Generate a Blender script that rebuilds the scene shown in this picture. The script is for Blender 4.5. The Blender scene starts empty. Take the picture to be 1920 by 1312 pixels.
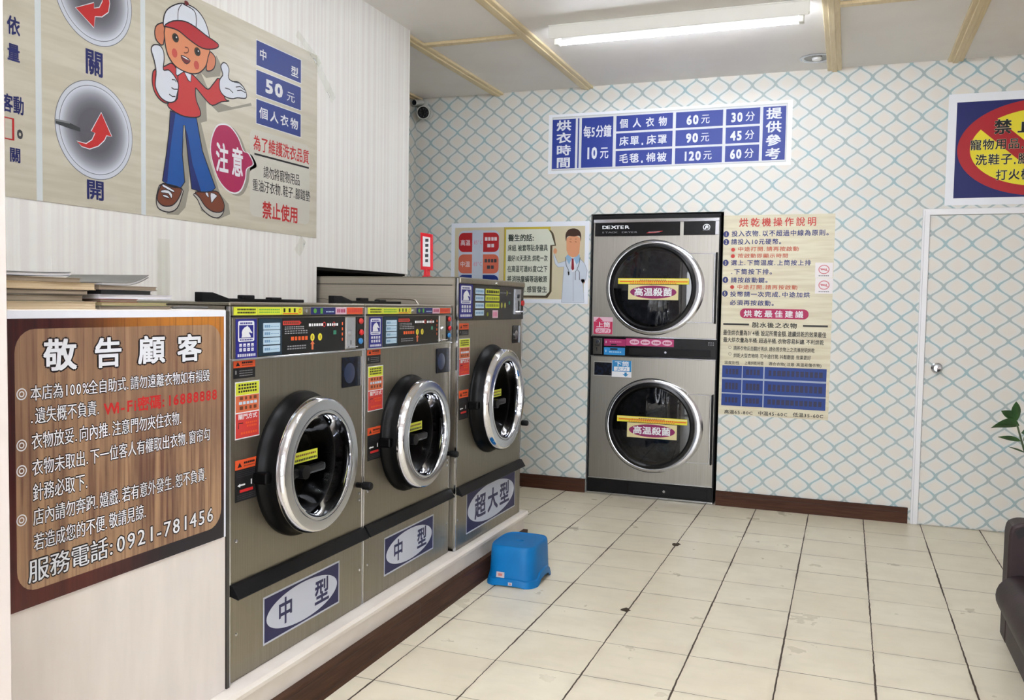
import bpy, bmesh, math, random
from mathutils import Vector, Matrix, geometry
C = bpy.context.scene.collection
SC = bpy.context.scene
random.seed(7)

# ------------------------------------------------------------------ camera, world, light, exposure
F, YAW, PITCH, ROLL, EYE = 1645.04, -0.364144, -0.052472, 0.0174332, 1.32
IW, IH = 1920, 1312
def cam_axes():
    cy, sy, cp, sp = math.cos(YAW), math.sin(YAW), math.cos(PITCH), math.sin(PITCH)
    f = Vector((sy*cp, cy*cp, sp)); r = Vector((cy, -sy, 0)); u = r.cross(f)
    cr, sr = math.cos(ROLL), math.sin(ROLL)
    return cr*r+sr*u, -sr*r+cr*u, f
AR, AU, AF = cam_axes()
cd = bpy.data.cameras.new('camera'); co = bpy.data.objects.new('camera', cd); C.objects.link(co)
m = Matrix.Identity(4)
for i in range(3):
    m[i][0], m[i][1], m[i][2] = AR[i], AU[i], -AF[i]
m[2][3] = EYE
co.matrix_world = m
cd.sensor_fit = 'HORIZONTAL'; cd.sensor_width = 36.0; cd.lens = F/IW*36.0
cd.clip_start = 0.05; cd.clip_end = 200
SC.camera = co
SC.view_settings.view_transform = 'Standard'; SC.view_settings.look = 'None'
SC.view_settings.exposure = 2.13; SC.view_settings.gamma = 1.0
SC.view_settings.use_curve_mapping = False
DAY, TUBE, TUBE_OFF = 2.7, 17.5, 27.5
w = bpy.data.worlds.new('daylight'); SC.world = w; w.use_nodes = True
w.node_tree.nodes['Background'].inputs[0].default_value = (0.93, 0.96, 1.0, 1)
w.node_tree.nodes['Background'].inputs[1].default_value = DAY

# ------------------------------------------------------------------ helpers
def lin(c):
    return tuple(((v/255)/12.92 if v/255 <= .04045 else ((v/255+.055)/1.055)**2.4) for v in c) + (1,)
MATS = {}
def mat(name, rgb, rough=.55, metal=0.0, spec=.5, **k):
    if name in MATS: return MATS[name]
    mt = bpy.data.materials.new(name); mt.use_nodes = True
    b = mt.node_tree.nodes['Principled BSDF']
    b.inputs['Base Color'].default_value = lin(rgb); b.inputs['Roughness'].default_value = rough
    b.inputs['Metallic'].default_value = metal; b.inputs['Specular IOR Level'].default_value = spec
    if 'emit' in k:
        b.inputs['Emission Color'].default_value = lin(rgb); b.inputs['Emission Strength'].default_value = k['emit']
    if 'coat' in k: b.inputs['Coat Weight'].default_value = k['coat']
    MATS[name] = mt
    return mt
class N:
    """small node-graph helper"""
    def __init__(s, mt): s.t = mt.node_tree; s.b = s.t.nodes['Principled BSDF']
    def new(s, kind, **kw):
        n = s.t.nodes.new(kind)
        for a, v in kw.items(): setattr(n, a, v)
        return n
    def put(s, sock, v):
        if hasattr(v, 'links') or isinstance(v, bpy.types.NodeSocket): s.t.links.new(v, sock)
        else: sock.default_value = v
    def M(s, op, a, b=0.0, c=0.0):
        n = s.new('ShaderNodeMath', operation=op)
        s.put(n.inputs[0], a); s.put(n.inputs[1], b)
        if op in ('MULTIPLY_ADD', 'SMOOTH_MIN'): s.put(n.inputs[2], c)
        return n.outputs[0]
    def step(s, x, lo, hi, a=0.0, b=1.0):
        n = s.new('ShaderNodeMapRange', interpolation_type='SMOOTHSTEP')
        s.put(n.inputs[0], x)
        for i, v in ((1, lo), (2, hi), (3, a), (4, b)): n.inputs[i].default_value = v
        return n.outputs[0]
    def mix(s, f, a, b):
        n = s.new('ShaderNodeMix', data_type='RGBA')
        s.put(n.inputs[0], f); s.put(n.inputs[6], a); s.put(n.inputs[7], b)
        return n.outputs[2]
    def coords(s, scale=(1, 1, 1), rot=(0, 0, 0), loc=(0, 0, 0)):
        tc = s.new('ShaderNodeTexCoord'); mp = s.new('ShaderNodeMapping')
        s.t.links.new(tc.outputs['Object'], mp.inputs[0])
        mp.inputs['Scale'].default_value = scale; mp.inputs['Rotation'].default_value = rot; mp.inputs['Location'].default_value = loc
        return mp.outputs[0]
    def xyz(s):
        sp = s.new('ShaderNodeSeparateXYZ'); s.t.links.new(s.new('ShaderNodeTexCoord').outputs['Object'], sp.inputs[0])
        return sp.outputs
    def noise(s, vec, scale=1.0, detail=2.0, rough=.5):
        n = s.new('ShaderNodeTexNoise'); s.put(n.inputs['Vector'], vec)
        n.inputs['Scale'].default_value = scale; n.inputs['Detail'].default_value = detail; n.inputs['Roughness'].default_value = rough
        return n.outputs[0]
    def bump(s, h, strength=.3, dist=.01):
        n = s.new('ShaderNodeBump'); s.put(n.inputs['Height'], h)
        n.inputs['Strength'].default_value = strength; n.inputs['Distance'].default_value = dist
        s.t.links.new(n.outputs[0], s.b.inputs['Normal'])
    def base(s, c): s.put(s.b.inputs['Base Color'], c)

class MB:
    """collects solid shapes into one mesh"""
    def __init__(s): s.v = []; s.f = []; s.m = []; s.s = []; s.mats = []
    def mi(s, mt):
        if mt not in s.mats: s.mats.append(mt)
        return s.mats.index(mt)
    def add(s, vs, fs, mt, smooth=False):
        o = len(s.v); s.v += [tuple(p) for p in vs]; k = s.mi(mt)
        for f in fs: s.f.append([o+i for i in f]); s.m.append(k); s.s.append(smooth)
    def bm(s, b, mt, smooth=False):
        b.verts.index_update()
        s.add([v.co[:] for v in b.verts], [[v.index for v in f.verts] for f in b.faces], mt, smooth); b.free()
    def box(s, x0, x1, y0, y1, z0, z1, mt, bevel=0.0, seg=2):
        b = bmesh.new(); bmesh.ops.create_cube(b, size=1)
        for v in b.verts:
            v.co = Vector(((x0+x1)/2+v.co.x*(x1-x0), (y0+y1)/2+v.co.y*(y1-y0), (z0+z1)/2+v.co.z*(z1-z0)))
        if bevel: bmesh.ops.bevel(b, geom=list(b.edges), offset=bevel, segments=seg, affect='EDGES', profile=.5)
        s.bm(b, mt, False); return s
    def prism(s, pts, axis, a, b_, mt, bevel=0.0, smooth=False):
        """pts: 2D outline extruded along axis ('x','y','z') from a to b_"""
        def P(p, t):
            return {'x': (t, p[0], p[1]), 'y': (p[0], t, p[1]), 'z': (p[0], p[1], t)}[axis]
        b = bmesh.new()
        lo = [b.verts.new(P(p, a)) for p in pts]; hi = [b.verts.new(P(p, b_)) for p in pts]
        n = len(pts); b.faces.new(lo[::-1]); b.faces.new(hi)
        for i in range(n): b.faces.new((lo[i], lo[(i+1) % n], hi[(i+1) % n], hi[i]))
        bmesh.ops.recalc_face_normals(b, faces=b.faces)
        if bevel: bmesh.ops.bevel(b, geom=list(b.edges), offset=bevel, segments=2, affect='EDGES', profile=.5)
        s.bm(b, mt, smooth); return s
    def lathe(s, prof, c, mt, n=64, axis='y', smooth=True, closed=False):
        """prof: (radius, t) pairs, t along axis from centre c"""
        vs = []; fs = []
        for (r, t) in prof:
            for k in range(n):
                a = 2*math.pi*k/n; p, q = r*math.cos(a), r*math.sin(a)
                vs.append({'y': (c[0]+p, c[1]+t, c[2]+q), 'z': (c[0]+p, c[1]+q, c[2]+t), 'x': (c[0]+t, c[1]+p, c[2]+q)}[axis])
        L = len(prof)
        for i in range(L if closed else L-1):
            j = (i+1) % L
            for k in range(n): fs.append((i*n+k, i*n+(k+1) % n, j*n+(k+1) % n, j*n+k))
        s.add(vs, fs, mt, smooth); return s
    def cyl(s, c, r, t0, t1, mt, axis='y', n=32, r2=None):
        return s.lathe([(0.0001, t0), (r, t0), (r, t0), (r2 or r, t1), (r2 or r, t1), (0.0001, t1)], c, mt, n, axis, False)
    def tube(s, pts, r, mt, n=8):
        """round bar through points; r number or per-point list"""
        pts = [Vector(p) for p in pts]; vs = []; fs = []; up = Vector((0, 0, 1))
        for i, p in enumerate(pts):
            d = (pts[min(i+1, len(pts)-1)]-pts[max(i-1, 0)]).normalized()
            a = d.cross(up)
            if a.length < .05: a = d.cross(Vector((1, 0, 0)))
            a.normalize(); b = a.cross(d); rr = r[i] if isinstance(r, (list, tuple)) else r
            for k in range(n):
                t = 2*math.pi*k/n; vs.append(p+rr*(a*math.cos(t)+b*math.sin(t)))
        for i in range(len(pts)-1):
            for k in range(n): fs.append((i*n+k, i*n+(k+1) % n, (i+1)*n+(k+1) % n, (i+1)*n+k))
        fs.append(tuple(range(n))[::-1]); fs.append(tuple((len(pts)-1)*n+k for k in range(n)))
        s.add(vs, fs, mt, True); return s
    def build(s, name, parent=None, loc=(0, 0, 0), rotz=0.0, label=None, cat=None, group=None, kind=None):
        me = bpy.data.meshes.new(name); me.from_pydata(s.v, [], s.f)
        for q in s.mats: me.materials.append(q)
        me.polygons.foreach_set('material_index', s.m); me.polygons.foreach_set('use_smooth', s.s)
        b = bmesh.new(); b.from_mesh(me); bmesh.ops.recalc_face_normals(b, faces=b.faces) if not getattr(s, 'flat', False) else None
        b.to_mesh(me); b.free(); me.update()
        if any(s.s): me.set_sharp_from_angle(angle=math.radians(38))
        o = bpy.data.objects.new(name, me); C.objects.link(o)
        o.location = loc; o.rotation_euler = (0, 0, rotz)
        if parent: o.parent = parent
        return tag(o, label, cat, group, kind)
def tag(o, label=None, cat=None, group=None, kind=None):
    if label: o['label'] = label
    if cat: o['category'] = cat
    if group: o['group'] = group
    if kind: o['kind'] = kind
    return o
def thing(name, label, cat, loc=(0, 0, 0), rotz=0.0, group=None):
    o = bpy.data.objects.new(name, None); C.objects.link(o); o.empty_display_size = .1
    o.location = loc; o.rotation_euler = (0, 0, rotz)
    return tag(o, label, cat, group)

def ray(x, y): return AF + AR*((x-IW/2)/F) - AU*((y-IH/2)/F)
class Face:
    """a wall plane: 'back' is y=c seen from the room, 'side' is x=c facing +x.
    uv(x,y) = where the photo's pixel lies on that plane, in metres, less the origin o"""
    def __init__(s, axis, c, o=(0.0, 0.0)): s.a, s.c, s.o = axis, c, o
    def uv(s, x, y):
        d = ray(x, y)
        if s.a == 'back': t = s.c/d.y; return (d.x*t-s.o[0], EYE+d.z*t-s.o[1])
        t = s.c/d.x; return (d.y*t-s.o[0], EYE+d.z*t-s.o[1])
    def loc(s): return (s.o[0], s.c, s.o[1]) if s.a == 'back' else (s.c, s.o[0], s.o[1])
    def rot(s): return 0.0 if s.a == 'back' else math.pi/2
GL = {}
def glyph(ch, off):
    k = (ch, off)
    if k not in GL:
        c = bpy.data.curves.new('g', 'FONT'); c.body = ch; c.offset = off; c.resolution_u = 2
        o = bpy.data.objects.new('g', c); C.objects.link(o); bpy.context.view_layer.update()
        me = bpy.data.meshes.new_from_object(o)
        GL[k] = ([(v.co.x, v.co.y) for v in me.vertices], [tuple(p.vertices) for p in me.polygons])
        bpy.data.objects.remove(o); bpy.data.curves.remove(c); bpy.data.meshes.remove(me)
    return GL[k]
def wide(ch): return ord(ch) > 0x2000
NARROW = {'.': .42, ',': .42, ':': .42, ' ': .4, '-': .45, '1': .56, 'i': .3, 'W': .92, 'F': .56, 'M': .85, 'I': .3}
def adv(ch): return 1.0 if wide(ch) else NARROW.get(ch, .6)
def spline(pts, n=5, closed=True):
    out = []; L = len(pts)
    for i in range(L if closed else L-1):
        g = lambda j: pts[j % L] if closed else pts[max(0, min(L-1, j))]
        a, b, c, d = g(i-1), g(i), g(i+1), g(i+2)
        for k in range(n):
            t = k/n
            out.append(tuple(.5*((2*b[q])+(-a[q]+c[q])*t+(2*a[q]-5*b[q]+4*c[q]-d[q])*t*t+(-a[q]+3*b[q]-3*c[q]+d[q])*t**3) for q in (0, 1)))
    if not closed: out.append(pts[-1])
    return out
class Print(MB):
    """flat printing on a surface, in the surface's own metres; each layer stands .25 mm prouder"""
    flat = True
    STEP = 0.00025
    def __init__(s, face=None, zoom=None, d=0.0):
        super().__init__(); s.face = face; s.z = zoom or (lambda a, b: (a, b)); s.d = d
    def p(s, a, b): return s.face.uv(*s.z(a, b))
    def at(s, p, l): return (p[0], -(s.d+l*s.STEP), p[1])
    def poly(s, pts, mt, l):
        t = geometry.tessellate_polygon([[Vector((p[0], p[1], 0)) for p in pts]])
        ar = sum(pts[i-1][0]*pts[i][1]-pts[i][0]*pts[i-1][1] for i in range(len(pts)))
        tt = []
        for q in t:
            a, b, c = (pts[i] for i in q)
            cr = (b[0]-a[0])*(c[1]-a[1])-(c[0]-a[0])*(b[1]-a[1])
            tt.append(q if cr > 0 else tuple(reversed(q)))
        s.add([s.at(p, l) for p in pts], tt, mt); return s
    def pp(s, pix, mt, l, smooth=0, stroke=None):
        pts = [s.p(*q) for q in pix]
        if smooth: pts = spline(pts, smooth)
        s.poly(pts, mt, l)
        if stroke: s.stroke(pts, stroke[1], stroke[0], l+stroke[2] if len(stroke) > 2 else l+.5, True)
        return s
    def rect(s, u0, v0, u1, v1, mt, l): return s.poly([(u0, v0), (u1, v0), (u1, v1), (u0, v1)], mt, l)
    def rrect(s, u0, v0, u1, v1, r, mt, l, n=6):
        pts = []
        for cx, cy, a0 in ((u1-r, v1-r, 0), (u0+r, v1-r, 90), (u0+r, v0+r, 180), (u1-r, v0+r, 270)):
            for k in range(n+1):
                a = math.radians(a0+90*k/n); pts.append((cx+r*math.cos(a), cy+r*math.sin(a)))
        return s.poly(pts, mt, l)
    def ell(s, cu, cv, ru, rv, mt, l, n=40):
        return s.poly([(cu+ru*math.cos(2*math.pi*k/n), cv+rv*math.sin(2*math.pi*k/n)) for k in range(n)], mt, l)
    def ring(s, cu, cv, r0, r1, mt, l, n=48, e=1.0):
        vs = []; 
        for r in (r0, r1):
            for k in range(n):
                a = 2*math.pi*k/n; vs.append(s.at((cu+e*r*math.cos(a), cv+r*math.sin(a)), l))
        s.add(vs, [(k, (k+1) % n, n+(k+1) % n, n+k)[::-1] for k in range(n)], mt); return s
    def stroke(s, pts, wd, mt, l, closed=False):
        n = len(pts); L = []
        for i in range(n):
            a = pts[(i-1) % n] if closed or i else pts[0]; b = pts[(i+1) % n] if closed or i < n-1 else pts[-1]
            dx, dy = b[0]-a[0], b[1]-a[1]; q = math.hypot(dx, dy) or 1
            L.append((pts[i][0]-dy/q*wd/2, pts[i][1]+dx/q*wd/2)); L.append((pts[i][0]+dy/q*wd/2, pts[i][1]-dx/q*wd/2))
        fs = [(2*i, 2*i+1, (2*i+3) % (2*n), (2*i+2) % (2*n)) for i in range(n if closed else n-1)]
        s.add([s.at(p, l) for p in L], fs, mt); return s
    def pline(s, pix, wd, mt, l, smooth=0):
        pts = [s.p(*q) for q in pix]
        if smooth: pts = spline(pts, smooth, False)
        return s.stroke(pts, wd, mt, l)
    def text(s, t, box, mt, l, bold=.012, out=None, fill=1.0):
        """t fitted to box (u0, v0, u1, v1)"""
        u0, v0, u1, v1 = box; W = sum(adv(c) for c in t); cjk = any(wide(c) and c != '。' for c in t)
        lo, hi = (-.09, .86) if cjk else (0.0, .70)
        sx, sy = (u1-u0)/W, (v1-v0)/(hi-lo); x = 0.0
        for c in t:
            if c != ' ':
                a = adv(c); gx = 0.0 if wide(c) else (a-.56)*.5 if c not in NARROW else .04
                vs, fs = glyph(c, 0.0); kx = fill; bo = bold*.75
                sets = []
                if out:
                    q = out[1]; sets += [(out[0], q*.7*math.cos(t), q*.7*math.sin(t), 0) for t in (math.radians(45*j) for j in range(8))]
                jj = [(0, 0)] if bo < .006 else [(bo, bo), (-bo, bo), (bo, -bo), (-bo, -bo)] if bo > .012 else [(bo, 0), (-bo, 0)]
                sets += [(mt, ox, oy, .8 if out else 0) for ox, oy in jj]
                for j, (mm, ox, oy, ll) in enumerate(sets):
                    s.add([s.at((u0+sx*(x+a/2+(gx+p[0]+ox-a/2)*kx), v0+sy*(p[1]+oy-lo)), l+ll+j*.03) for p in vs], fs, mm)
            x += adv(c)
        return s
    def tx(s, t, bl, tr, mt, l, **k):
        """text between two pixels of the photo: bottom left and top right"""
        a, b = s.p(*bl), s.p(*tr)
        return s.text(t, (a[0], a[1], b[0], b[1]), mt, l, **k)
    def bars(s, u0, v0, u1, v1, n, mt, l, gap=.35, seed=1):
        """a line of print too small to read: n short blocks"""
        R = random.Random(seed); wd = (u1-u0)/n
        for k in range(n):
            g = wd*gap*R.uniform(.5, 1.2)
            s.rect(u0+k*wd+g/2, v0, u0+(k+1)*wd-g/2, v1, mt, l)
        return s
def copy_tree(o, loc, label, group=None):
    r = o.copy(); C.objects.link(r); r.location = loc; r['label'] = label
    if group: r['group'] = group
    for ch in list(o.children):
        c = ch.copy(); C.objects.link(c); c.parent = r
        for g in list(ch.children):
            d = g.copy(); C.objects.link(d); d.parent = c
    return r
# ------------------------------------------------------------------ materials
TX, TY, TS = -1.17350, 5.58904, 0.327773          # floor grid
DB = 5.932                                         # back wall
CEIL = 2.83
XL = -2.33                                         # left wall face
def mk_floor():
    mt = mat('floor tiles', (200, 190, 165), .34); g = N(mt); x, y, z = g.xyz()
    wob = g.M('MULTIPLY', g.M('SUBTRACT', g.noise(g.coords(), 22, 3), .5), .006)
    def cell(c, o):
        q = g.M('DIVIDE', g.M('ADD', g.M('SUBTRACT', c, o), wob), TS)
        fr = g.M('FRACT', g.M('ADD', q, 100.0)); e = g.M('MINIMUM', fr, g.M('SUBTRACT', 1.0, fr))
        return g.M('FLOOR', g.M('ADD', g.M('DIVIDE', g.M('SUBTRACT', c, o), TS), 100.0)), g.M('MULTIPLY', e, TS)
    ix, ex = cell(x, TX); iy, ey = cell(y, TY)
    wn = g.new('ShaderNodeTexWhiteNoise', noise_dimensions='2D'); cb = g.new('ShaderNodeCombineXYZ')
    g.put(cb.inputs[0], ix); g.put(cb.inputs[1], iy); g.put(wn.inputs['Vector'], cb.outputs[0])
    thick = g.step(g.noise(g.coords(loc=(3, 1, 0)), 2.2, 2), .35, .7, .6, 1.25)
    gx = g.step(g.M('DIVIDE', ex, thick), .0022, .0044, 1.0, 0.0)
    gy = g.step(g.M('DIVIDE', ey, thick), .0010, .0026, .8, 0.0)
    gr = g.M('MAXIMUM', gx, gy)
    cloud = g.noise(g.coords(), 5, 4, .6); marb = g.noise(g.coords(scale=(2, 7, 1), rot=(0, 0, .5)), 3, 3)
    c = g.mix(g.M('MULTIPLY', wn.outputs[0], .8), lin((234, 226, 204)), lin((226, 216, 192)))
    c = g.mix(g.step(cloud, .35, .75, 0, .55), c, lin((216, 205, 182)))
    c = g.mix(g.step(marb, .45, .75, 0, .35), c, lin((214, 208, 188)))
    edge = g.M('MULTIPLY', g.step(g.M('MINIMUM', ex, ey), 0, .03, .2, 0), g.step(g.noise(g.coords(), 6, 3), .4, .7))
    c = g.mix(edge, c, lin((140, 125, 105)))
    c = g.mix(gr, c, lin((62, 48, 34))); g.base(c)
    g.put(g.b.inputs['Roughness'], g.step(g.M('ADD', gr, g.M('MULTIPLY', cloud, .3)), 0, 1, .26, .75))
    g.bump(g.M('ADD', g.M('MULTIPLY', gr, -1.0), g.M('MULTIPLY', cloud, .12)), .35, .002)
    return mt
def mk_paper():
    mt = mat('trellis wallpaper', (216, 212, 202), .5); g = N(mt); x, y, z = g.xyz()
    PX, PZ = .1443, .1290
    wv = g.M('MULTIPLY', g.M('SUBTRACT', g.noise(g.coords(), 60, 2), .5), .030)
    tx = g.M('ADD', g.M('DIVIDE', g.M('SUBTRACT', g.M('ADD', x, g.M('SUBTRACT', y, DB)), .0225), PX), wv); tz = g.M('DIVIDE', g.M('SUBTRACT', z, 1.8573), PZ)
    fold = lambda t: g.M('ABSOLUTE', g.M('SUBTRACT', g.M('FRACT', g.M('ADD', t, 100.5)), .5))
    fx, fz = fold(tx), fold(tz)
    co_ = g.M('COSINE', g.M('MULTIPLY', tz, 2*math.pi)); si = g.M('SINE', g.M('MULTIPLY', tz, 2*math.pi))
    tri = g.M('SUBTRACT', 1.0, g.M('MULTIPLY', fz, 4.0))
    c_ = g.M('ADD', g.M('MULTIPLY', tri, .32), g.M('MULTIPLY', co_, .68))
    edge = g.M('ADD', g.M('ADD', .25, g.M('MULTIPLY', c_, .25)), g.M('MULTIPLY', g.M('MULTIPLY', si, si), .030))
    dist = g.M('MULTIPLY', g.M('ABSOLUTE', g.M('SUBTRACT', fx, edge)), PX*.70)
    line = g.step(dist, .0048, .0082, 1.0, 0.0)
    inner = g.step(dist, .012, .034)
    c = g.mix(inner, lin((212, 214, 210)), lin((216, 211, 202)))
    blot = g.step(g.noise(g.coords(), 9, 2), .45, .7)
    ln = g.mix(blot, lin((164, 176, 176)), lin((154, 180, 185)))
    g.base(g.mix(line, c, ln))
    return mt
def mk_ribbed():
    mt = mat('ribbed white wall', (224, 220, 214), .5); g = N(mt); x, y, z = g.xyz()
    sy = g.new('ShaderNodeCombineXYZ'); g.put(sy.inputs[0], g.M('ADD', x, y))
    n1 = g.noise(sy.outputs[0], 34, 1); n2 = g.noise(sy.outputs[0], 90, 2)
    s = g.step(g.M('ADD', g.M('MULTIPLY', n1, .75), g.M('MULTIPLY', n2, .25)), .42, .58)
    g.base(g.mix(s, lin((229, 226, 222)), lin((237, 237, 232)))); g.bump(s, .25, .002)
    return mt
def mk_plain(name, c1, c2, rough=.5, sc=(1, 1, 1), f=3.0, spec=.5):
    mt = mat(name, c1, rough, 0, spec); g = N(mt)
    g.base(g.mix(g.step(g.noise(g.coords(scale=sc), f, 4), .3, .7), lin(c1), lin(c2))); return mt
def mk_steel(name, c1, c2, rough, sc, metal=1.0):
    mt = mat(name, c1, rough, metal); g = N(mt)
    n = g.noise(g.coords(scale=sc), 1.0, 3, .6)
    g.base(g.mix(g.step(n, .3, .7), lin(c1), lin(c2)))
    g.put(g.b.inputs['Roughness'], g.step(n, .2, .8, rough-.05, rough+.07))
    g.b.inputs['Anisotropic'].default_value = .5
    return mt
def mk_wood(name, c1, c2, c3, axis='x', rough=.45):
    sc = {'x': (1.5, 30, 30), 'y': (30, 1.5, 30), 'z': (30, 30, 1.5)}[axis]
    mt = mat(name, c1, rough); g = N(mt); n = g.noise(g.coords(scale=sc), 1.5, 4, .6); n2 = g.noise(g.coords(scale=sc), 5, 2)
    g.base(g.mix(g.step(n2, .4, .7, 0, .6), g.mix(g.step(n, .3, .7), lin(c1), lin(c2)), lin(c3))); return mt
def mk_grain_print(name, light):
    """the printed wood picture of the notice: streaks, tan to maroon across the sheet"""
    mt = mat(name, (150, 110, 80), .32); g = N(mt); x, y, z = g.xyz()
    st = g.noise(g.coords(scale=(42, 1, 1.6)), 1.0, 4, .62); st2 = g.noise(g.coords(scale=(110, 1, 3)), 1.0, 2)
    big = g.noise(g.coords(scale=(2.4, 1, 2.0), loc=(1.3, 0, .4)), 1.0, 2)
    v = g.M('ADD', g.M('MULTIPLY', st, .6), g.M('MULTIPLY', big, .55))
    low = g.step(z, .05, .55)
    if light:
        c = g.mix(g.step(v, .42, .72), lin((84, 54, 48)), lin((164, 132, 102)))
        c = g.mix(g.M('MULTIPLY', low, .45), c, lin((166, 134, 104)))
        c = g.mix(g.step(st2, .5, .68, 0, .5), c, lin((92, 52, 48)))
    else:
        c = g.mix(g.step(v, .40, .75), lin((44, 12, 16)), lin((84, 34, 30)))
        c = g.mix(g.M('MULTIPLY', g.step(x, .25, .62), g.step(z, .30, .62)), c, lin((176, 112, 40)))
        c = g.mix(g.step(st2, .5, .7, 0, .5), c, lin((74, 28, 24)))
        c = g.mix(g.M('MULTIPLY', g.step(x, .3, .6), g.step(z, .3, .02)), c, lin((30, 26, 34)))
    g.base(c); return mt
FLOOR, PAPER, RIB = mk_floor(), mk_paper(), mk_ribbed()
PLAS = mk_plain('painted plaster', (216, 207, 203), (211, 203, 199), .55, (1, 1, 1), 4)
COUNT = mk_plain('counter panel', (220, 213, 208), (212, 205, 200), .42, (6, 6, 1), 3)
PLINTH = mk_plain('plinth marble', (234, 228, 221), (224, 216, 208), .35, (1, 1, 3), 5)
CEILM = mk_plain('ceiling board', (238, 235, 231), (234, 230, 226), .6)
BEAM = mk_wood('cream batten', (226, 208, 168), (214, 194, 152), (232, 216, 180), 'y', .45)
SKIRT = mk_wood('brown skirting', (74, 45, 31), (60, 35, 24), (86, 54, 38), 'x', .6)
SKIRTY = mk_wood('brown plinth skirting', (72, 46, 33), (58, 37, 26), (84, 55, 40), 'y', .6)
for q_ in (SKIRT, SKIRTY): q_.node_tree.nodes['Principled BSDF'].inputs['Specular IOR Level'].default_value = .2
SKD = mat('skirting groove', (40, 24, 16), .5)
STEEL = mk_steel('brushed steel', (150, 144, 132), (143, 137, 125), .36, (220, 220, 3))
STEELD = mk_steel('dryer steel', (148, 144, 137), (139, 135, 129), .34, (260, 260, 2.5))
SIDE = mk_steel('side panel steel', (164, 157, 146), (158, 151, 140), .45, (3, 3, 200))
CHROME = mat('chrome', (222, 224, 230), .07, 1.0)
CHROME2 = mat('satin chrome', (196, 198, 204), .15, 1.0)
BLK = mat('black plastic', (16, 16, 18), .45, 0, .18)
BLKG = mat('black gloss panel', (14, 14, 17), .2, 0, .3)
RUB = mat('rubber gasket', (7, 7, 8), .35, 0, .12)
DARK = mat('dark cavity', (10, 10, 11), .8)
DRUM = mk_steel('drum steel', (84, 86, 92), (50, 52, 57), .3, (20, 20, 20))
WHITE = mat('white paint', (236, 236, 236), .4)
def mk_glass(name, tint, gloss, rough=.03):
    mt = bpy.data.materials.new(name); mt.use_nodes = True; t = mt.node_tree; t.nodes.clear()
    o = t.nodes.new('ShaderNodeOutputMaterial'); mx = t.nodes.new('ShaderNodeMixShader')
    tr = t.nodes.new('ShaderNodeBsdfTransparent'); gl = t.nodes.new('ShaderNodeBsdfGlossy'); fr = t.nodes.new('ShaderNodeFresnel')
    tr.inputs[0].default_value = tint; gl.inputs['Roughness'].default_value = rough; fr.inputs[0].default_value = gloss
    t.links.new(fr.outputs[0], mx.inputs[0]); t.links.new(tr.outputs[0], mx.inputs[1]); t.links.new(gl.outputs[0], mx.inputs[2])
    t.links.new(mx.outputs[0], o.inputs[0]); return mt
GLASS = mk_glass('door glass', (.46, .47, .48, 1), 1.12)
GLASSD = mk_glass('dryer glass', (.30, .31, .34, 1), 1.6)
TAPE = mk_glass('clear tape', (.90, .91, .88, 1), 1.12, .35)
def ink(n, c, r=.45): return mat('ink '+n, tuple(v*.92 for v in c), r, 0, .3)
IW_, IK, IR, IB, IN = ink('white', (238, 240, 244)), ink('black', (24, 24, 26)), ink('red', (200, 44, 44)), ink('blue', (40, 62, 140)), ink('navy', (34, 40, 104))
IY, IO, IMG, IPK, IG = ink('yellow', (232, 220, 60)), ink('orange', (232, 96, 40)), ink('magenta', (170, 36, 88)), ink('pink', (222, 120, 160)), ink('grey', (140, 140, 144))
IGR, ISK, ISK2, IDG = ink('green', (96, 170, 70)), ink('skin', (226, 146, 104)), ink('ear skin', (214, 132, 96)), ink('dark grey', (70, 70, 76))
ILB, IJ, IBR, IMU = ink('light blue', (190, 216, 234)), ink('jeans', (26, 84, 160)), ink('brown', (112, 62, 40)), ink('muted beige', (206, 200, 178))

DK = mat('recess shade', (24, 22, 20), .9)  # near-black colour standing in for the shade inside wall recesses
# ------------------------------------------------------------------ the setting
def st(name, mb, **k): return mb.build(name, kind='structure', **k)
XR, YN = 2.3, -1.6
st('floor', MB().box(-3.3, XR+.2, YN-.2, 7.2, -.1, 0, FLOOR))
st('ceiling', MB().box(-3.3, XR+.2, YN-.2, 7.2, CEIL, CEIL+.1, CEILM))
b = MB()
for x0, x1, z0, z1 in ((-3.15, -1.688, 0, CEIL), (-.782, XR+.1, 0, CEIL), (-1.688, -.782, 1.952, CEIL)):
    b.box(x0, x1, DB, DB+.12, z0, z1, PAPER)
st('wall_back', b)
st('wall_right', MB().box(XR, XR+.12, YN, DB, 0, CEIL, PLAS))
b = MB()
b.box(-3.15, XL, .9, 3.525, 0, CEIL, RIB); b.box(-3.15, XL, 3.525, 4.435, 1.478, CEIL, RIB)
b.box(-2.75, -2.345, 3.53, 4.43, 1.466, 1.477, DK); b.box(-2.80, -2.70, 3.53, 4.43, .206, 1.47, DK); b.box(-2.75, -2.36, 4.395, 4.434, .206, 1.47, DK); b.box(-2.75, XL-.004, 3.526, 3.532, .206, 1.47, DK)  # dark sheets added so the gap around the large washer reads as shade
st('wall_left', b)
st('wall_niche', MB().box(-3.15, -3.05, 3.525, DB, 0, 1.478, PAPER).box(-3.15, -3.05, 4.435, DB, 1.478, CEIL, PAPER))
st('wall_pillar', MB().box(-2.6, -1.402, .55, 1.146, 0, CEIL, PLAS, .004, 1))
b = MB()
b.box(-2.7, -1.35, YN-.12, YN, 0, CEIL, PLAS); b.box(.65, XR, YN-.12, YN, 0, CEIL, PLAS); b.box(-1.35, .65, YN-.12, YN, 2.35, CEIL, PLAS)
st('wall_front', b)
st('wall_left_front', MB().box(-2.7, -2.6, YN, 1.0, 0, CEIL, PLAS))
FR = mat('shopfront frame', (90, 92, 96), .4, .6)
b = MB()
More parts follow.
